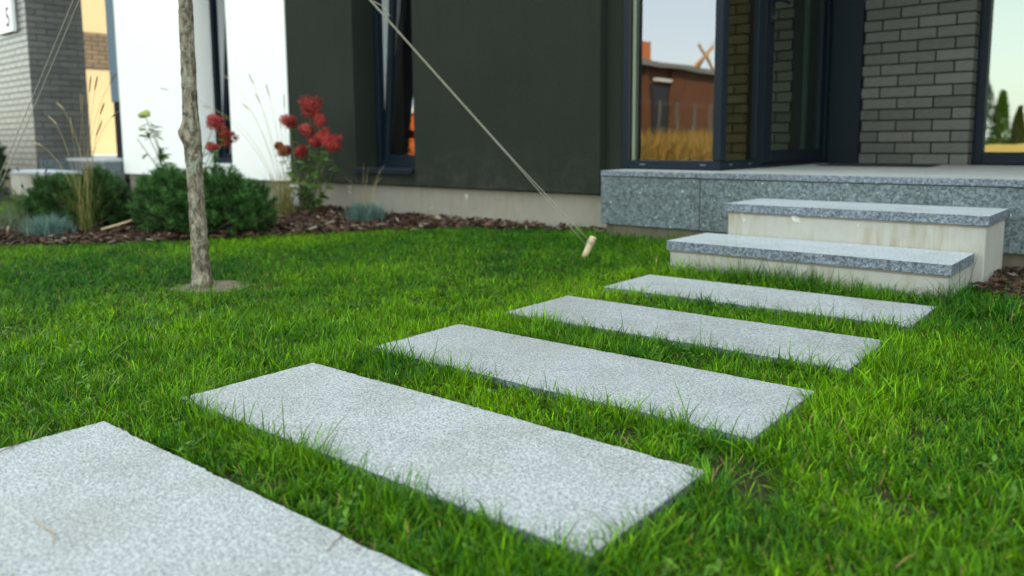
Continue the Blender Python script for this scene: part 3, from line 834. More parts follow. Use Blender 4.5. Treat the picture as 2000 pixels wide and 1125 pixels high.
def lawn():
    parts = []
    tot = [0]
    def emit(x, y, far, per):
        # every tuft: blades fanning out from one crown, alike in tone
        k = len(x)
        cnt = rng.poisson(per, k) + 1
        tid = np.repeat(np.arange(k), cnt); n = len(tid)
        ph = rng.uniform(0, 2 * np.pi, n); rr = rng.uniform(0, 1, n) ** 0.7 * np.repeat(rng.uniform(0.006, 0.020, k), cnt)
        X = x[tid] + rr * np.cos(ph); Y = y[tid] + rr * np.sin(ph)
        ok = ~blocked(X, Y); tid, ph, rr, X, Y = tid[ok], ph[ok], rr[ok], X[ok], Y[ok]; n = len(X)
        tone = vnoise(X * 1.7 + 40, Y * 1.7 + 40, 1) * 0.55 + vnoise(X * 6 + 50, Y * 6 + 50, 2) * 0.45
        ed = np.full(n, 9.0); fr = np.full(n, 9.0)
        for (sx, sy) in slab_xy:
            lx = (X - sx) * math.cos(SA) + (Y - sy) * math.sin(SA); ly = -(X - sx) * math.sin(SA) + (Y - sy) * math.cos(SA)
            ed = np.minimum(ed, np.hypot(lx - np.clip(lx, 0, SL), ly - np.clip(ly, 0, SW)))
            inx = (lx > -0.05) & (lx < SL + 0.03)
            fr = np.minimum(fr, np.where(inx & (ly < 0), -ly, 9.0))          # strip in front of a slab
            fr = np.minimum(fr, np.where((lx > SL) & (ly > -0.08) & (ly < SW + 0.03), (lx - SL) * 1.2, 9.0))   # and at its right end
        near = np.exp(-ed / 0.16)
        left = np.exp(-((X + 1.98) / 0.40) ** 2)
        dryl = np.clip((vnoise(X * 2.3 + 70, Y * 2.3 + 70, 8) - 0.45) * 2.2, 0, 1)
        yel = 0.10 + 0.75 * (tone - 0.33) + 0.38 * left * np.exp(-ed / 0.25) + 0.08 * near + 0.18 * dryl
        yel = np.clip(yel + rng.normal(0, 0.17, k)[tid] + rng.normal(0, 0.11, n), 0, 1)
        c0 = np.array([0.007, 0.076, 0.007]); c1 = np.array([0.150, 0.345, 0.010])
        col = c0[None] * (1 - yel[:, None]) + c1[None] * yel[:, None]
        col *= (rng.uniform(0.60, 1.35, k)[tid] * rng.uniform(0.60, 1.40, n))[:, None]
        blue = rng.random(n) < 0.06; col[blue] *= np.array([0.75, 0.95, 2.0])
        dry = rng.random(n) < (0.020 + 0.04 * near + 0.035 * dryl)
        col[dry] = np.array([0.34, 0.25, 0.11]) * rng.uniform(0.5, 1.15, dry.sum())[:, None]
        hm = 0.62 + 0.72 * vnoise(X * 8 + 33, Y * 8 + 33, 3)
        L = rng.gamma(8, 1 / 8, n) * rng.uniform(0.75, 1.25, k)[tid] * 0.0275 * hm
        L *= np.where(dry, 0.75, 1 + 0.55 * np.exp(-(fr / 0.10) ** 2) + 0.15 * np.exp(-ed / 0.05))
        L *= 1 - 0.45 * np.exp(-((Y - 0.0) * 0 + 1e-9 + np.where(fr < 8, 0, 1) * ed / 0.03)) * (fr > 8)
        lng = rng.random(n) < 0.018
        L[lng] *= rng.uniform(1.35, 1.9, lng.sum())
        tall = ((Y > 3.02) & (Y < 3.34) & (X > -1.98) & (X < -0.40)) | ((Y > 3.85) & (X > -3.05) & (X < -1.75))
        L[tall] *= 1.75; foot = (Y > 3.17) & (Y < 3.34) & (X > -1.98) & (X < -0.55); L[foot] *= 1.35; l2_ = tall & (rng.random(n) < 0.05); L[l2_] *= 1.6
        w = rng.uniform(0.0013, 0.0034, n) * (1.0 if not far else 1.9)
        wide = rng.random(n) < 0.04; w[wide] *= 1.8
        lean = 0.08 + 0.55 * (rr / 0.02) + np.abs(rng.normal(0.0, 0.30, n)); curl = rng.normal(0.55, 0.5, n)
        curl[lng] += 0.5
        flat = rng.random(n) < 0.12; lean[flat] += 0.7
        az = ph + rng.normal(0, 0.7, n)
        tip = col * np.array([1.5, 1.3, 1.0])
        P = np.stack([X, Y, np.full(n, SOIL - 0.002)], 1)
        tot[0] += n
        parts.append(blades(P, az, L, w, lean, curl, col, tip, 3 if not far else 2, az + np.pi / 2 + rng.normal(0, 0.6, n)))
    x, y = lawn_points(152000, -3.4, 1.6, 0.1, 3.6)
    d = np.hypot(x, y); keep = in_view(x, y) & (d < 2.9)
    gap = vnoise(x * 11 + 9, y * 11 + 9, 4) * 0.55 + vnoise(x * 30 + 9, y * 30 + 9, 6) * 0.45
    keep &= (gap > 0.29) | (rng.random(len(x)) < 0.30)
    keep &= rng.random(len(x)) < np.clip(1.12 - 0.12 * d, 0.6, 1)
    for hx, hy, hr in ((-0.62, 1.345, 0.085), (-0.55, 1.27, 0.05), (-1.22, 0.76, 0.035), (-1.93, 0.83, 0.03), (-0.86, 1.36, 0.04), (-0.62, 2.60, 0.04), (-2.0, 0.72, 0.04)):
        keep &= (np.hypot(x - hx, y - hy) > hr) | (rng.random(len(x)) < 0.16)
    emit(x[keep], y[keep], False, 7)
    x, y = lawn_points(122000, -6.2, 1.2, 0.5, 4.4)
    d = np.hypot(x, y); keep = in_view(x, y) & (d >= 2.9) & (rng.random(len(x)) < 0.85)
    emit(x[keep], y[keep], False, 6)
    x, y = lawn_points(9000, -14.5, -6.4, 0.5, 4.4)
    keep = in_view(x, y); emit(x[keep], y[keep], True, 5)
    # thinner lawn just outside the picture
    x, y = lawn_points(16000, -6.0, 2.6, -2.5, 4.4)
    keep = ~in_view(x, y); emit(x[keep], y[keep], True, 5)
    o = raw_obj('grass', parts, M['grass'])
    tag(o, 'short green lawn grass around the slabs and the tree', 'grass', kind='stuff')
    print('blades', tot[0])
    return o
lawn()

# small broad-leaved weeds between the blades
def leaf_quad(P, az, L, w, tilt, col):
    N = len(P)
    h = np.stack([np.cos(az) * np.cos(tilt), np.sin(az) * np.cos(tilt), np.sin(tilt)], 1)
    sd = np.stack([-np.sin(az), np.cos(az), np.zeros(N)], 1)
    V = np.zeros((N, 6, 3))
    for k, (t_, ww) in enumerate(((0, 0.12), (0.45, 0.5), (1, 0.0))):
        c = P + h * (L * t_)[:, None] + np.array([0, 0, -1.0]) * (L * 0.18 * t_ * t_)[:, None]
        V[:, 2 * k] = c - sd * (w * ww)[:, None]; V[:, 2 * k + 1] = c + sd * (w * ww)[:, None]
    lp = np.array([0, 1, 3, 2, 2, 3, 5, 4])
    loops = (np.arange(N)[:, None] * 6 + lp[None]).ravel(); totals = np.full(2 * N, 4); starts = np.arange(2 * N) * 4
    return V.reshape(-1, 3), np.repeat(col, 6, 0), loops, starts, totals
def weeds():
    x, y = lawn_points(2600, -3.2, 0.8, 0.4, 3.4)
    parts = []
    k = len(x) // 8
    cx = np.concatenate([x[:k], np.repeat(x[:k], 7)]); cy = np.concatenate([y[:k], np.repeat(y[:k], 7)])
    n = len(cx); cx = cx + rng.normal(0, .006, n); cy = cy + rng.normal(0, .006, n)
    col = np.array([0.075, 0.17, 0.022])[None] * rng.uniform(0.7, 1.5, n)[:, None]
    P = np.stack([cx, cy, SOIL + rng.uniform(0.008, 0.035, n)], 1)
    parts.append(leaf_quad(P, rng.uniform(0, 6.28, n), rng.uniform(0.010, 0.022, n), rng.uniform(0.006, 0.011, n), rng.uniform(-0.1, 0.9, n), col))
    tag(raw_obj('weeds', parts, M['leafy']), 'small broad leaved weeds in the lawn', 'weeds', kind='stuff')
weeds()

# ------------------------------------------------------------------ bark mulch
def chips(poly, n, name, label, shared_z=SOIL):
    xs = [p[0] for p in poly]; ys = [p[1] for p in poly]
    x = rng.uniform(min(xs), max(xs), n); y = rng.uniform(min(ys), max(ys), n)
    k = inpoly(x, y, poly); x = x[k]; y = y[k]; n = len(x)
    L = rng.gamma(3, 0.0125, n) + 0.010; w = L * rng.uniform(0.2, 0.55, n); th = rng.uniform(0.003, 0.009, n)
    az = rng.uniform(0, 6.28, n); tilt = rng.normal(0, 0.35, n); roll = rng.normal(0, 0.3, n)
    base = np.array([[-.5, -.38, 0], [.5, -.5, 0], [.42, .5, 0], [-.46, .44, 0]])
    corners = np.concatenate([base, base + [0, 0, 1]])
    V = np.repeat(corners[None], n, 0) + rng.normal(0, 0.07, (n, 8, 3)) * np.array([1, 1, 0.15])
    V *= np.stack([L, w, th], 1)[:, None]
    # tilt about y, roll about x, turn about z
    ct, st = np.cos(tilt)[:, None], np.sin(tilt)[:, None]
    X = V[..., 0] * ct + V[..., 2] * st; Z = -V[..., 0] * st + V[..., 2] * ct; Y = V[..., 1]
    cr, sr = np.cos(roll)[:, None], np.sin(roll)[:, None]
    Y, Z = Y * cr - Z * sr, Y * sr + Z * cr
    ca, sa = np.cos(az)[:, None], np.sin(az)[:, None]
    X, Y = X * ca - Y * sa, X * sa + Y * ca
    V = np.stack([X + x[:, None], Y + y[:, None], Z + shared_z + rng.uniform(0.008, 0.035, n)[:, None]], -1)
    u = rng.random(n)[:, None]
    u = u ** 1.6; col = np.array([0.022, 0.011, 0.007]) * (1 - u) + np.array([0.125, 0.066, 0.044]) * u
    pale = rng.random(n) < 0.09; col[pale] = np.array([0.26, 0.20, 0.16]) * rng.uniform(0.7, 1.2, pale.sum())[:, None]
    f = np.array([0, 3, 2, 1, 4, 5, 6, 7, 0, 1, 5, 4, 1, 2, 6, 5, 2, 3, 7, 6, 3, 0, 4, 7])
    loops = (np.arange(n)[:, None] * 8 + f[None]).ravel(); totals = np.full(6 * n, 4); starts = np.arange(6 * n) * 4
    o = raw_obj(name, [(V.reshape(-1, 3), np.repeat(col, 8, 0), loops, starts, totals)], M['chip'])
    tag(o, label, 'bark mulch', kind='stuff')
chips(BED, 24000, 'bark_mulch', 'brown bark mulch in the bed along the house')
chips(BED2, 4200, 'bark_mulch', 'brown bark mulch right of the steps')

# ------------------------------------------------------------------ young tree with guy ropes
tree = thing('young_tree', 'young tree with knotty grey-brown trunk staked by ropes in the lawn', 'tree', (TREE[0], TREE[1], 0))
def trunk():
    n, rows, H = 40, 150, 2.35
    V = []; F2 = []
    for i in range(rows + 1):
        z = SOIL - 0.02 + (H - SOIL) * i / rows
        zz = max(z, 0)
        cx = np.interp(zz, [0, 0.3, 0.62, 0.75, 1.2, 2.4], [0, -0.006, -0.018, -0.022, -0.012, -0.03])
        r0 = np.interp(zz, [0, 0.03, 0.1, 0.55, 1.25, 2.4], [0.049, 0.0395, 0.0358, 0.0315, 0.0265, 0.021])
        for k in range(n):
            a = 2 * math.pi * k / n
            r = r0
            # camera sees the trunk from +X-Y; left in the picture is about -X
            lft = math.atan2(-Rc[1], -Rc[0])
            da = (a - lft + math.pi) % (2 * math.pi) - math.pi
            r += 0.021 * math.exp(-((zz - 0.645) / 0.032) ** 2) * math.exp(-(da / 0.75) ** 2)
            r += 0.010 * math.exp(-((zz - 0.615) / 0.022) ** 2) * math.exp(-((abs(da) - 1.6) / 0.5) ** 2)
            r += 0.006 * math.exp(-((zz - 0.63) / 0.09) ** 2)
            r += 0.004 * math.exp(-((zz - 1.03) / 0.02) ** 2) * math.exp(-((da - 2.8) / 0.5) ** 2)
            r += 0.0016 * math.sin(7 * a + 9 * zz) * math.sin(23 * zz + 2 * a)
            V.append((cx + r * math.cos(a), r * math.sin(a), z))
    V = np.array(V)
    nz = vnoise(np.arctan2(V[:, 1], V[:, 0]) * 7 + 30, V[:, 2] * 40 + 9, 21) - 0.5
    nz2 = vnoise(np.arctan2(V[:, 1], V[:, 0]) * 14 + 30, V[:, 2] * 110 + 9, 22) - 0.5
    rad = np.hypot(V[:, 0], V[:, 1]); s = 1 + (0.0050 * nz + 0.0042 * nz2) / np.maximum(rad, .01)
    V[:, 0] *= s; V[:, 1] *= s
    for i in range(rows):
        for k in range(n):
            F2.append((i * n + k, i * n + (k + 1) % n, (i + 1) * n + (k + 1) % n, (i + 1) * n + k))
    me = bpy.data.meshes.new('trunk'); me.from_pydata(V.tolist(), [], F2); me.materials.append(M['bark'])
    me.polygons.foreach_set('use_smooth', [True] * len(me.polygons)); me.update()
    obj('trunk', me, tree)
    lim = MB(); tops = []
    for k in range(7):
        a = k * 2.4; l = random.uniform(0.5, 0.8); z0 = 2.05 + 0.04 * k
        p = [Vector((-0.03, 0, z0)), Vector((-0.03 + 0.4 * l * math.cos(a), 0.4 * l * math.sin(a), z0 + 0.35 * l)), Vector((-0.03 + 0.62 * l * math.cos(a), 0.62 * l * math.sin(a), z0 + 0.85 * l))]
        lim.tube(p, [0.014, 0.009, 0.004], 7); tops += [p[1].lerp(p[2], u) for u in (0.2, 0.6, 1.0)]
    lim.build('branches', M['bark'], tree, smooth=True)
    c = np.array([tops[i % len(tops)] for i in range(900)]) + rng.normal(0, 0.14, (900, 3))
    col = np.array([0.05, 0.11, 0.025])[None] * rng.uniform(0.6, 1.4, 900)[:, None]
    raw_obj('crown', [leaf_quad(c, rng.uniform(0, 6.28, 900), rng.uniform(0.04, 0.07, 900), rng.uniform(0.02, 0.035, 900), rng.uniform(-1, 0.8, 900), col)], M['leafy'], tree)
trunk()

TT = Vector((TREE[0] - 0.03, TREE[1], 2.10))
def rope(name, p0, p1, off0, off1, r, sag, label):
    b = MB()
    for s_ in (-1, 1):
        pts = []
        for i in range(25):
            u = i / 24
            p = Vector(p0).lerp(Vector(p1), u)
            o = Vector(off0).lerp(Vector(off1), max(0.0, (u - 0.78) / 0.22) if off1 is not None else 0)
            p = p + o * s_ + Vector((0, 0, -sag * 4 * u * (1 - u)))
            pts.append(p)
        b.tube(pts, r, 6)
    # knot near the trunk end of the split and a tie round the stake
    return tag(b.build(name, M['rope'], smooth=True), label, 'rope')
SK = Vector((-2.392, 3.39, 0.062))
rope('guy_rope', TT, SK, (0.0018, 0.0018, 0.0012), (0.011, 0.011, 0.004), 0.0019, 0.012, 'pale guy rope running down to the wooden stake before the landing')
SK2 = Vector((-5.05, 1.30, 0.05))
rope('guy_rope', TT, SK2, (-0.003, 0.016, 0.006), (-0.001, 0.004, 0.0), 0.0021, 0.01, 'pale double guy rope on the left side of the tree')
b = MB()
b.tube([TT + (SK - TT) * 0.405, TT + (SK - TT) * 0.41 + Vector((0.01, 0.01, 0.006)), TT + (SK - TT) * 0.414 + Vector((0.004, 0.004, 0.03))], 0.0025, 5)
b.tube([TT + (SK - TT) * 0.42, TT + (SK - TT) * 0.435 + Vector((0.012, 0.012, 0.008)), TT + (SK - TT) * 0.45 + Vector((0.01, 0.012, -0.002))], 0.0022, 5)
tag(b.build('rope_end', M['rope']), 'loose frayed rope end knotted on the long guy rope', 'rope')
def stake(loc, lean, label):
    t_ = thing('stake', label, 'stake', group='guy rope stakes')
    b = MB(); d = Vector(lean).normalized()
    base = Vector(loc) - d * 0.15
    b.tube([base, Vector(loc), Vector(loc) + d * 0.107, Vector(loc) + d * 0.111], [0.014, 0.0165, 0.0175, 0.0145], 18)
    b.build('post', M['stake'], t_)
    b = MB()
    for k in range(3):
        c = Vector(loc) + d * (0.074 + 0.006 * k); u = d.orthogonal().normalized(); w = d.cross(u)
        b.tube([c + (u * math.cos(a) + w * math.sin(a)) * 0.0195 for a in [2 * math.pi * j / 14 for j in range(15)]], 0.0028, 5)
    b.build('rope_loop', M['rope'], t_)
stake((-2.412, 3.39, -0.005), (0.36, 0.16, 0.9), 'short round wooden stake tilted in the grass before the landing')
stake((-5.05, 1.30, -0.005), (-0.3, -0.05, 0.95), 'short wooden stake at the far end of the left guy rope')

# ------------------------------------------------------------------ plants of the bed
def pine(name, label, x, y, rx, ry, h, n, cols, candles=()):
    t_ = thing('mountain_pine', label, 'shrub', (x, y, SOIL), group='low pines in the bed')
    br = MB()
    parts = []
    # uneven outline: a few lobes of different height
    lobes = [(0, 0, .50, .80)] + [(math.cos(q) * rx * .58, math.sin(q) * ry * .58, rng.uniform(.30, .46), rng.uniform(.66, .98)) for q in [6.283 * j / 8 + rng.uniform(-.2, .2) for j in range(8)]]
    pts = []; dirs = []
    for i in range(n):
        lx, ly, lr, lh = lobes[i % 9]
        u = rng.normal(size=3); u /= np.linalg.norm(u)
        if u[2] < -0.8: u[2] *= -1
        rr = rng.uniform(0.72, 1.02) if i % 4 else rng.uniform(0.3, 0.7)
        p = np.array([lx + u[0] * rx * lr * rr, ly + u[1] * ry * lr * rr, h * (0.44 * lh + 0.46 * lh * u[2] * rr)])
        p[2] = max(p[2], 0.03)
        d = u * np.array([1, 1, 0.7]) + np.array([0, 0, 0.42]) + rng.normal(0, .15, 3); d /= np.linalg.norm(d)
        pts.append(p); dirs.append(d)
        if i % 5 == 0: br.tube([(0, 0, 0), tuple(p * np.array([.5, .5, .35])), tuple(p)], [0.009, 0.006, 0.003], 5)
    for c in candles:
        for j in range(2): pts.append(np.array(c) + rng.normal(0, .01, 3)); dirs.append(np.array([0.05, 0, 1.0]))
    br.build('branches', M['bark'], t_)
    pts = np.array(pts); dirs = np.array(dirs); k = 90; N = len(pts) * k
    dd = np.repeat(dirs, k, 0); s_ = rng.uniform(-0.045, 0.03, N)
    base = np.repeat(pts, k, 0) + dd * s_[:, None]
    a = rng.normal(size=(N, 3)); a -= dd * (a * dd).sum(1)[:, None]; a /= np.linalg.norm(a, axis=1)[:, None]
    sp = rng.uniform(0.5, 1.7, N)[:, None]
    nd = dd * (1.0) + a * sp; nd /= np.linalg.norm(nd, axis=1)[:, None]
    L = rng.uniform(0.030, 0.055, N)[:, None]
    sd = np.cross(nd, rng.normal(size=(N, 3))); sd /= np.linalg.norm(sd, axis=1)[:, None]
    wv = 0.0021
    V = np.stack([base - sd * wv, base + sd * wv, base + nd * L], 1)
    c = np.array(cols[0])[None] * (1 - rng.random((N, 1))) + np.array(cols[1])[None] * rng.random((N, 1))
    c *= np.repeat(rng.uniform(0.5, 1.55, len(pts)), k)[:, None]
    loops = np.arange(3 * N); totals = np.full(N, 3); starts = np.arange(N) * 3
    raw_obj('needles', [(V.reshape(-1, 3), np.repeat(c, 3, 0), loops, starts, totals)], M['needles'], t_)
G1, G2 = (0.018, 0.070, 0.020), (0.070, 0.180, 0.040)
pine('mountain_pine', 'large dark green dwarf pine behind the tree trunk', -5.17, 2.70, 0.60, 0.44, 0.53, 1350, (G1, G2),
     [(-0.30, -0.12, 0.53), (0.12, 0.05, 0.50)])
pine('mountain_pine', 'smaller dark green dwarf pine behind the tall dry grass stalks', -6.18, 2.28, 0.47, 0.38, 0.52, 820, ((0.020, 0.066, 0.018), (0.050, 0.118, 0.030)))
pine('mountain_pine', 'dark clipped conifer at the left edge before the brick pillar', -10.42, 2.93, 0.20, 0.20, 0.86, 240, ((0.010, 0.030, 0.010), (0.022, 0.055, 0.016)))

def tuft(name, label, cat, x, y, n, L, w, c0, c1, lean, curl, group=None, ma='leafy', r=0.03, parent=None, seg=4):
    P = np.stack([x + rng.normal(0, r, n), y + rng.normal(0, r, n), np.full(n, SOIL + 0.005)], 1)
    az = rng.uniform(0, 6.28, n); u = rng.random(n)[:, None]
    col = np.array(c0)[None] * (1 - u) + np.array(c1)[None] * u
    o = raw_obj(name, [blades(P, az, rng.uniform(0.65, 1.1, n) * L, rng.uniform(.7, 1.3, n) * w, np.abs(rng.normal(lean, lean * .6, n)), rng.normal(curl, .25, n), col, None, seg)], M[ma], parent)
    if parent is None: tag(o, label, cat, group)
    return o
FB0, FB1 = (0.07, 0.15, 0.125), (0.19, 0.30, 0.26)
tuft('blue_fescue', 'silvery blue fescue tuft at the front left of the bed', 'grass tuft', -5.70, 1.90, 950, 0.18, 0.0040, FB0, FB1, 0.50, 0.35, 'blue fescue tufts', r=0.05)
f2 = thing('blue_fescue', 'silvery blue fescue tuft with thin seed stalks under the dark window', 'grass tuft', group='blue fescue tufts')
tuft('leaves', '', '', -4.78, 3.82, 760, 0.19, 0.0044, FB0, FB1, 0.36, 0.35, parent=f2, r=0.05)

def stalks(parent, x, y, tips, thick, headc, headL=0.09, headR=0.010, hair=0.018):
    """straws from one crown, each ending in a fuzzy seed head with its tip at the given place: (x, y, z, droop)"""
    for tx, ty, tz, droop in tips:
        p0 = np.array([x + rng.normal(0, .02), y + rng.normal(0, .02), SOIL]); p2 = np.array([tx, ty, tz])
        d = p2 - p0
        p1 = p0 + d * np.array([0.42 - droop * .4, 0.42 - droop * .4, 0.62 + droop * .45])
        us = np.linspace(0, 1, 13)[:, None]
        pts = (1 - us) ** 2 * p0 + 2 * us * (1 - us) * p1 + us ** 2 * p2
        b = MB(); b.tube([tuple(p) for p in pts], [thick * (1 - 0.6 * i / 12) for i in range(13)], 5)
        st = obj('stalk', b.mesh('stalk', M['straw']), parent)
        tipd = pts[-1] - pts[-2]; tipd /= np.linalg.norm(tipd)
        N = 260; u = rng.random(N)
        bend = (p2 - p1) / np.linalg.norm(p2 - p1)
        base = p2[None] - tipd[None] * ((1 - u) * headL)[:, None]
        a = rng.normal(size=(N, 3)); a -= tipd * (a @ tipd)[:, None]; a /= np.linalg.norm(a, axis=1)[:, None]
        prof = np.sin(np.pi * np.clip(u * 0.88 + 0.08, 0, 1)) ** 0.6
        end = base + a * (headR * prof * rng.uniform(0.5, 1.1, N))[:, None] + tipd * hair
        sd = np.cross(tipd, a) * 0.0024
        V = np.stack([base - sd, base + sd, end], 1)
        c = np.array(headc)[None] * rng.uniform(0.7, 1.3, N)[:, None]
        raw_obj('seed_head', [(V.reshape(-1, 3), np.repeat(c, 3, 0), np.arange(3 * N), np.arange(N) * 3, np.full(N, 3))], M['dry'], st)
M['straw'] = mat('straw', (0.36, 0.28, 0.13), 0.8, 0.15)
M['green_stem'] = mat('green_stem', (0.10, 0.14, 0.05), 0.7, 0.2)
def spread(x, y, n, h0, h1, r):
    return [(x + r * rng.uniform(.3, 1) * math.cos(q), y + 0.5 * r * math.sin(q), rng.uniform(h0, h1), rng.uniform(.1, .5)) for q in rng.uniform(0, 6.28, n)]
stalks(f2, -4.78, 3.82, spread(-4.78, 3.82, 9, 0.30, 0.46, 0.26), 0.0018, (0.22, 0.21, 0.15), 0.07, 0.005, 0.010)

def reed(label, x, y, tips, nleaf, L, greens):
    t_ = thing('reed_grass', label, 'ornamental grass', group='tall dry reed grasses')
    tuft('leaves', '', '', x, y, nleaf, L, 0.0055, greens[0], greens[1], 0.20, 0.45, parent=t_, r=0.045, seg=5)
    stalks(t_, x, y, tips, 0.0019, (0.46, 0.38, 0.24), 0.12, 0.0085)
reed('tall reed grass with straw plumes before the brick pillar', -5.78, 2.17,
     [(-6.16, 2.12, 0.80, .5), (-6.22, 2.2, 0.90, .55), (-5.775, 2.12, 0.775, .1), (-5.66, 2.15, 0.93, .1), (-5.54, 2.12, 0.91, .1), (-5.40, 2.12, 1.03, .2), (-5.30, 2.15, 0.86, .3), (-5.03, 2.12, 0.80, .5),
      (-5.02, 2.12, 1.03, .35), (-6.42, 2.1, .62, .5), (-5.25, 2.1, 1.02, .2), (-5.48, 2.2, 0.75, .2)], 80, 0.46, ((0.045, 0.12, 0.02), (0.24, 0.22, 0.07)))
reed('tall reed grass with fine straw plumes before the white wall', -5.83, 3.80,
     [(-6.73, 3.8, 1.22, .3), (-6.43, 3.8, 0.95, .35), (-6.31, 3.8, 1.20, .15), (-6.22, 3.8, 1.03, .2), (-5.79, 3.8, 1.00, .1), (-5.86, 3.8, 0.83, .1), (-6.05, 3.8, 1.10, .15), (-6.95, 3.7, .95, .5), (-7.35, 3.5, 1.12, .5)],
     120, 0.42, ((0.10, 0.13, 0.03), (0.34, 0.27, 0.10)))

def lavender():
    t_ = thing('lavender', 'lavender plant with faded grey-violet spikes at the left of the bed', 'lavender')
    tuft('leaves', '', '', -6.35, 2.02, 420, 0.22, 0.0045, (0.07, 0.11, 0.06), (0.16, 0.20, 0.12), 0.45, 0.2, parent=t_, r=0.13)
    M_s = M['straw']; M['straw'] = M['green_stem']
    stalks(t_, -6.35, 2.02, spread(-6.35, 2.02, 34, 0.22, 0.46, 0.42), 0.002, (0.14, 0.12, 0.17), 0.06, 0.009, 0.008)
    M['straw'] = M_s
lavender()

# hydrangeas: stems, single leaves and flower heads
def leaf_mesh():
    L, w = 0.085, 0.042
    b = MB()
    prof = [(0, .06), (.2, .36), (.45, .5), (.72, .36), (1, 0)]
    V = []; C_ = []
    for t_, ww in prof:
        z = -0.16 * L * t_ * t_
        V += [(L * t_, -w * ww, z + 0.10 * w), (L * t_, 0, z), (L * t_, w * ww, z + 0.10 * w)]
    fs = []
    for i in range(4):
        a = 3 * i; fs += [(a, a + 3, a + 4, a + 1), (a + 1, a + 4, a + 5, a + 2)]
    b.add(V, fs)
    return b
lm = []
for nm, c in (('green', (0.055, 0.135, 0.024)), ('light', (0.13, 0.22, 0.045)), ('dark', (0.032, 0.080, 0.022))):
    ma = attr_mat('hydrangea_leaf_' + nm, 0.3, 0.5, 0.3); 
    me = leaf_mesh().mesh('leaf', ma, True)
    at = me.color_attributes.new('col', 'FLOAT_COLOR', 'POINT'); at.data.foreach_set('color', np.tile(np.array([*c, 1], np.float32), len(me.vertices)))
    lm.append(me)
def head_mesh(c0, c1, w, h, seed):
    r = np.random.default_rng(seed)
    nl = 11
    lc = r.normal(size=(nl, 3)); lc /= np.linalg.norm(lc, axis=1)[:, None]
    lc = lc * r.uniform(0.35, 0.85, nl)[:, None] * np.array([w, w, h]) * 0.42
    parts = []
    N = 620
    li = r.integers(0, nl, N)
    u = r.normal(size=(N, 3)); u /= np.linalg.norm(u, axis=1)[:, None]
    rad = r.uniform(0.4, 1.25, N) ** 0.6 * min(w, h) * 0.30
    P = lc[li] + u * rad[:, None]
    tone = r.uniform(0.7, 1.25, nl)[li]
    for q in range(2):
        k = r.random(N)[:, None]
        col = (np.array(c0)[None] * (1 - k) + np.array(c1)[None] * k) * tone[:, None]
        brown = r.random(N) < 0.06; col[brown] = np.array([0.20, 0.10, 0.05])
        nrm = u + r.normal(0, .45, (N, 3)); nrm /= np.linalg.norm(nrm, axis=1)[:, None]
        a = np.cross(nrm, r.normal(size=(N, 3))); a /= np.linalg.norm(a, axis=1)[:, None]; b = np.cross(nrm, a)
        s_ = r.uniform(0.007, 0.011, N)[:, None]
        V = np.stack([P - a * s_, P - b * s_ * .8 + nrm * .002, P + a * s_, P + b * s_ * .8 + nrm * .002], 1)
        parts.append((V.reshape(-1, 3), np.repeat(col, 4, 0), np.arange(4 * N), np.arange(N) * 4, np.full(N, 4)))
    V, C_, L, s2, t_ = join_raw(parts)
    return raw_mesh('flower_head', V, L, s2, t_, M['petal'], C_)
RED0, RED1 = (0.34, 0.024, 0.030), (0.62, 0.11, 0.095)
PNK0, PNK1 = (0.42, 0.04, 0.05), (0.68, 0.16, 0.15)
ORG0, ORG1 = (0.24, 0.028, 0.022), (0.44, 0.10, 0.06)
def hydrangea(label, base, heads, nleaf, leaf_cols, extra_tips=(), lz=(0.05, 0.95)):
    t_ = thing('hydrangea', label, 'shrub', group='hydrangea shrubs')
    bx, by = base
    st = MB(); curves = []
    for (hx, hy, hz, *_r) in list(heads) + list(extra_tips):
        s0 = Vector((bx + rng.normal(0, .05), by + rng.normal(0, .04), SOIL))
        e = Vector((hx, hy, hz)); mid = s0.lerp(e, 0.5) + Vector(((hx - bx) * .08, (hy - by) * .08, 0.05)); 
        cv = [s0.lerp(mid, u).lerp(mid.lerp(e, u), u) for u in [i / 8 for i in range(9)]]
        st.tube(cv, [0.0055 - 0.0003 * i for i in range(9)], 6); curves.append(cv)
    st.build('stems', M['green_stem'], t_, smooth=True)
    for i, (hx, hy, hz, w, h, kind) in enumerate(heads):
        c = {'r': (RED0, RED1), 'p': (PNK0, PNK1), 'o': (ORG0, ORG1), 'g': ((0.50, 0.58, 0.20), (0.75, 0.80, 0.40))}[kind]
        o = obj('flower_head', head_mesh(*c, w * .85, h * .9, 100 + i + int(bx * 10)), t_, (hx, hy, hz), (rng.normal(0, .25), rng.normal(0, .25), 0))
        if kind == 'g': o['label'] = 'lime green flower head'
    for i in range(nleaf):
        cv = curves[i % len(curves)]; u = rng.uniform(*lz) * 7.999; k = int(u)
        p = cv[k].lerp(cv[k + 1], u - k)
        o = obj('leaf', lm[rng.choice(3, p=leaf_cols)], t_, tuple(p), (rng.normal(0, .4), rng.uniform(-0.5, 0.45), rng.uniform(0, 6.28)))
        o.scale = (rng.uniform(.65, 1.15),) * 3
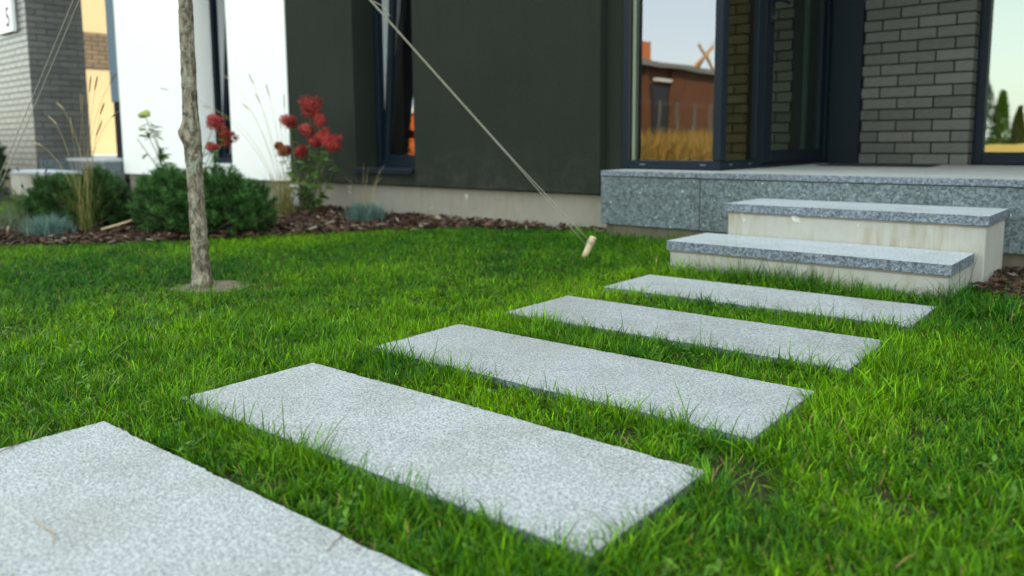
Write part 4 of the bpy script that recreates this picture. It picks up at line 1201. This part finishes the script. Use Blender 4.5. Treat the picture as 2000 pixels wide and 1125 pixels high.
hydrangea('hydrangea with red flower heads before the dark wall', (-5.83, 4.06),
          [(-5.698, 4.0, 0.90, .24, .26, 'r'), (-5.62, 4.03, .80, .13, .14, 'r'), (-6.032, 4.0, .785, .17, .17, 'r'), (-5.761, 4.0, .715, .15, .14, 'p'), (-5.42, 4.0, .605, .19, .20, 'r'), (-5.56, 4.02, .66, .14, .14, 'r'),
           (-6.21, 4.0, .575, .09, .09, 'o'), (-6.12, 4.0, .53, .15, .12, 'o'), (-5.857, 4.0, .53, .13, .14, 'r'), (-5.68, 4.02, .61, .12, .11, 'r')],
          190, [.5, .35, .15], [(-5.35, 3.98, .42), (-5.6, 3.9, .3), (-6.0, 3.9, .28), (-5.5, 3.95, .5), (-5.9, 3.92, .42)])
hydrangea('hydrangea with green leaves and few red heads behind the tree trunk', (-6.5, 3.25),
          [(-6.76, 3.7, .80, .17, .17, 'p'), (-6.60, 3.72, .665, .20, .18, 'o'), (-6.82, 3.7, .565, .18, .10, 'p'), (-7.05, 3.2, .86, .11, .08, 'g')],
          90, [.55, .3, .15], [(-7.0, 3.1, .65), (-6.85, 3.1, .75), (-6.7, 3.15, .55), (-6.95, 3.2, .8)], (0.3, 0.97))

# twigs and litter
def twig(pts, r, ma, label):
    b = MB(); b.tube(pts, r, 6)
    return tag(b.build('twig', ma, smooth=True), label, 'twig')
M['twig'] = mat('twig_brown', (0.16, 0.10, 0.07), 0.9, 0.1)
M['twig2'] = mat('twig_tan', (0.42, 0.32, 0.20), 0.9, 0.1)
twig([(-1.728, .452, .0025), (-1.736, .479, .004), (-1.748, .495, .003), (-1.761, .507, .0022)], .0010, M['twig'], 'thin dark twig on the edge of the nearest slab')
twig([(-1.377, .406, .0025), (-1.339, .403, .004), (-1.317, .406, .003), (-1.297, .408, .004), (-1.281, .402, .005), (-1.262, .396, .0025)], .0009, M['twig2'], 'curled tan twig on the nearest slab')
twig([(-.924, .649, .0022), (-.938, .673, .003), (-.944, .692, .0022)], .0008, M['twig'], 'short fine twig near the long edge of the nearest slab')
twig([(-5.55, 2.18, 0.03), (-5.50, 2.26, 0.055), (-5.42, 2.34, 0.09)], .009, M['twig2'], 'pale broken stick on the bark mulch')

def clippings():
    n = 520; i = rng.integers(0, 5, n)
    e = rng.random(n) ** 2.2 * 0.19; side = rng.random(n) < 0.5
    lx = rng.uniform(0.01, SL - .01, n); ly = np.where(side, e, SW - e); ly = np.clip(ly, 0.01, SW - .01)
    X0 = np.array([p[0] for p in slab_xy])[i]; Y0 = np.array([p[1] for p in slab_xy])[i]
    P = np.stack([X0 + lx * math.cos(SA) - ly * math.sin(SA), Y0 + lx * math.sin(SA) + ly * math.cos(SA), np.full(n, 0.0035)], 1)
    col = np.array([0.10, 0.17, 0.03])[None] * rng.uniform(.5, 1.5, n)[:, None]
    br = rng.random(n) < 0.6; col[br] = np.array([0.20, 0.13, 0.07]) * rng.uniform(.4, 1.4, br.sum())[:, None]
    o = raw_obj('grass_clippings', [leaf_quad(P, rng.uniform(0, 6.28, n), rng.uniform(.003, .013, n), rng.uniform(.0008, .0018, n), rng.uniform(-.05, .10, n), col)], M['leafy'])
    tag(o, 'dry clippings and crumbs scattered on the granite slabs', 'clippings', kind='stuff')
clippings()
# ------------------------------------------------------------------ across the street: what the panes reflect
cab = thing('cabin', 'brown boarded cabin with brick chimney reflected in the bay window', 'cabin')
b = MB(); y = -19.0; i = 0
while y < -8.0:
    if not (-14.15 < y < -12.9): b.box(-13.05 - 0.015 * (i % 2), -13.0 - 0.015 * (i % 2), y, y + 0.155, 0, 2.88)
    y += 0.16; i += 1
b.box(-18.8, -13.1, -19, -8.0, 0, 2.88)
b.build('boards', M['cabin'], cab)
B('door', M['ink'], (-13.095, -13.04, -14.1, -12.92, 0, 2.37), cab, 0)
B('lintel', M['white_frame'], (-13.03, -12.96, -14.0, -13.0, 2.48, 2.56), cab, 0)
b = MB(); b.add([(-12.8, -19.2, 2.9), (-12.8, -7.8, 2.9), (-19.2, -7.8, 3.0), (-19.2, -19.2, 3.0), (-12.8, -19.2, 3.06), (-12.8, -7.8, 3.06), (-19.2, -7.8, 3.16), (-19.2, -19.2, 3.16)],
               [(0, 1, 2, 3), (4, 7, 6, 5), (0, 4, 5, 1), (1, 5, 6, 2), (2, 6, 7, 3), (3, 7, 4, 0)]); b.build('roof', M['roof'], cab)
B('chimney', M['red_brick'], (-15.5, -15.0, -16.2, -15.2, 3.0, 4.1), cab, 0.01)
for k, (z0, y0, z1, y1) in enumerate(((3.4, -19.6, 4.35, -20.9), (3.4, -21.0, 4.35, -19.6), (3.3, -18.9, 4.0, -20.3))):
    b = MB(); dx = 0.06 * k; b.tube([(-15 + dx, y0, z0), (-15 + dx, y1, z1)], 0.055, 4); b.build('gable_board', M['board'], cab)
oh = thing('orange_house', 'orange brick house reflected in the dark wall window', 'house')
B('wall', M['orange'], (-40, -21, -20, -14.0, 0, 4.9), oh, 0)
B('cornice', M['white_wall'], (-40.1, -20.9, -20.1, -13.9, 4.9, 5.25), oh, 0)
fe = thing('wire_fence', 'grey wire fence reflected in the bay window', 'fence')
for k in range(9): B('post', M['wire'], (-12.53, -12.47, -9.0 - k * 1.15, -8.94 - k * 1.15, 0, 1.85), fe, 0)
for z in (0.35, 1.0, 1.75):
    b = MB(); b.tube([(-12.5, -8, z), (-12.5, -19, z)], 0.012, 5); b.build('rail', M['wire'], fe)
n = 9000
x = rng.uniform(-12.9, -9.5, n); y = rng.uniform(-19, -5.5, n)
u = rng.random(n)[:, None]; col = np.array([0.42, 0.21, 0.07]) * (1 - u) + np.array([0.24, 0.22, 0.06]) * u
o = raw_obj('dry_grass', [blades(np.stack([x, y, np.full(n, -.05)], 1), rng.uniform(0, 6.28, n), rng.uniform(.35, 1.15, n), rng.uniform(.02, .05, n), np.abs(rng.normal(0, .25, n)), rng.normal(.5, .3, n), col, None, 2)], M['dry'])
tag(o, 'tall dry golden grass along the wire fence', 'grass', kind='stuff')
ts = thing('timber_stack', 'stack of yellow planks reflected in the right window', 'timber')
pm = {}
for r_ in range(4):
    for k in range(3):
        b = MB(); l = 4.4 + 0.25 * ((r_ * 3 + k) % 3); b.box(-l / 2, l / 2, 0, 0.19, 0, 0.085, 0.006)
        b.build('plank', M['plank'], ts, (-2.7 + 0.1 * ((r_ + k) % 3), -9.35 + 0.2 * k, 0.085 + r_ * 0.088))
B('bearer', M['plank'], (-4.4, -4.2, -9.35, -8.75, -0.05, 0.084), ts, 0); B('bearer', M['plank'], (-1.4, -1.2, -9.35, -8.75, -0.05, 0.084), ts, 0)
def thuja(x, y, h, r, label, c):
    t_ = thing('thuja', label, 'tree', (x, y, 0), group='slim thujas across the lawn')
    b = MB(); b.tube([(0, 0, -.05), (0, 0, h * .8)], [0.04, 0.015], 6); b.build('trunk', M['bark'], t_)
    N = 2600; u = rng.random(N) ** 0.7; a = rng.uniform(0, 6.28, N)
    rr = r * (1 - u) ** 0.75 * rng.uniform(0.6, 1.05, N)
    P = np.stack([rr * np.cos(a), rr * np.sin(a), 0.1 + u * (h - .1)], 1)
    col = np.array(c)[None] * rng.uniform(.5, 1.5, N)[:, None]
    raw_obj('crown', [leaf_quad(P, a + rng.normal(0, .4, N), rng.uniform(.06, .12, N), rng.uniform(.03, .05, N), rng.uniform(.3, 1.2, N), col)], M['leafy'], t_)
thuja(-4.0, -9.6, 2.15, 0.55, 'tallest slim thuja by the timber stack', (0.035, 0.085, 0.018))
thuja(-3.62, -9.75, 1.75, 0.30, 'light green slim thuja beside the tallest one', (0.12, 0.26, 0.03))
thuja(-3.25, -9.9, 1.35, 0.25, 'small yellowish thuja behind the timber stack', (0.14, 0.18, 0.04))
thuja(-2.75, -9.8, 1.6, 0.28, 'green thuja at the right end behind the timber stack', (0.05, 0.11, 0.02))
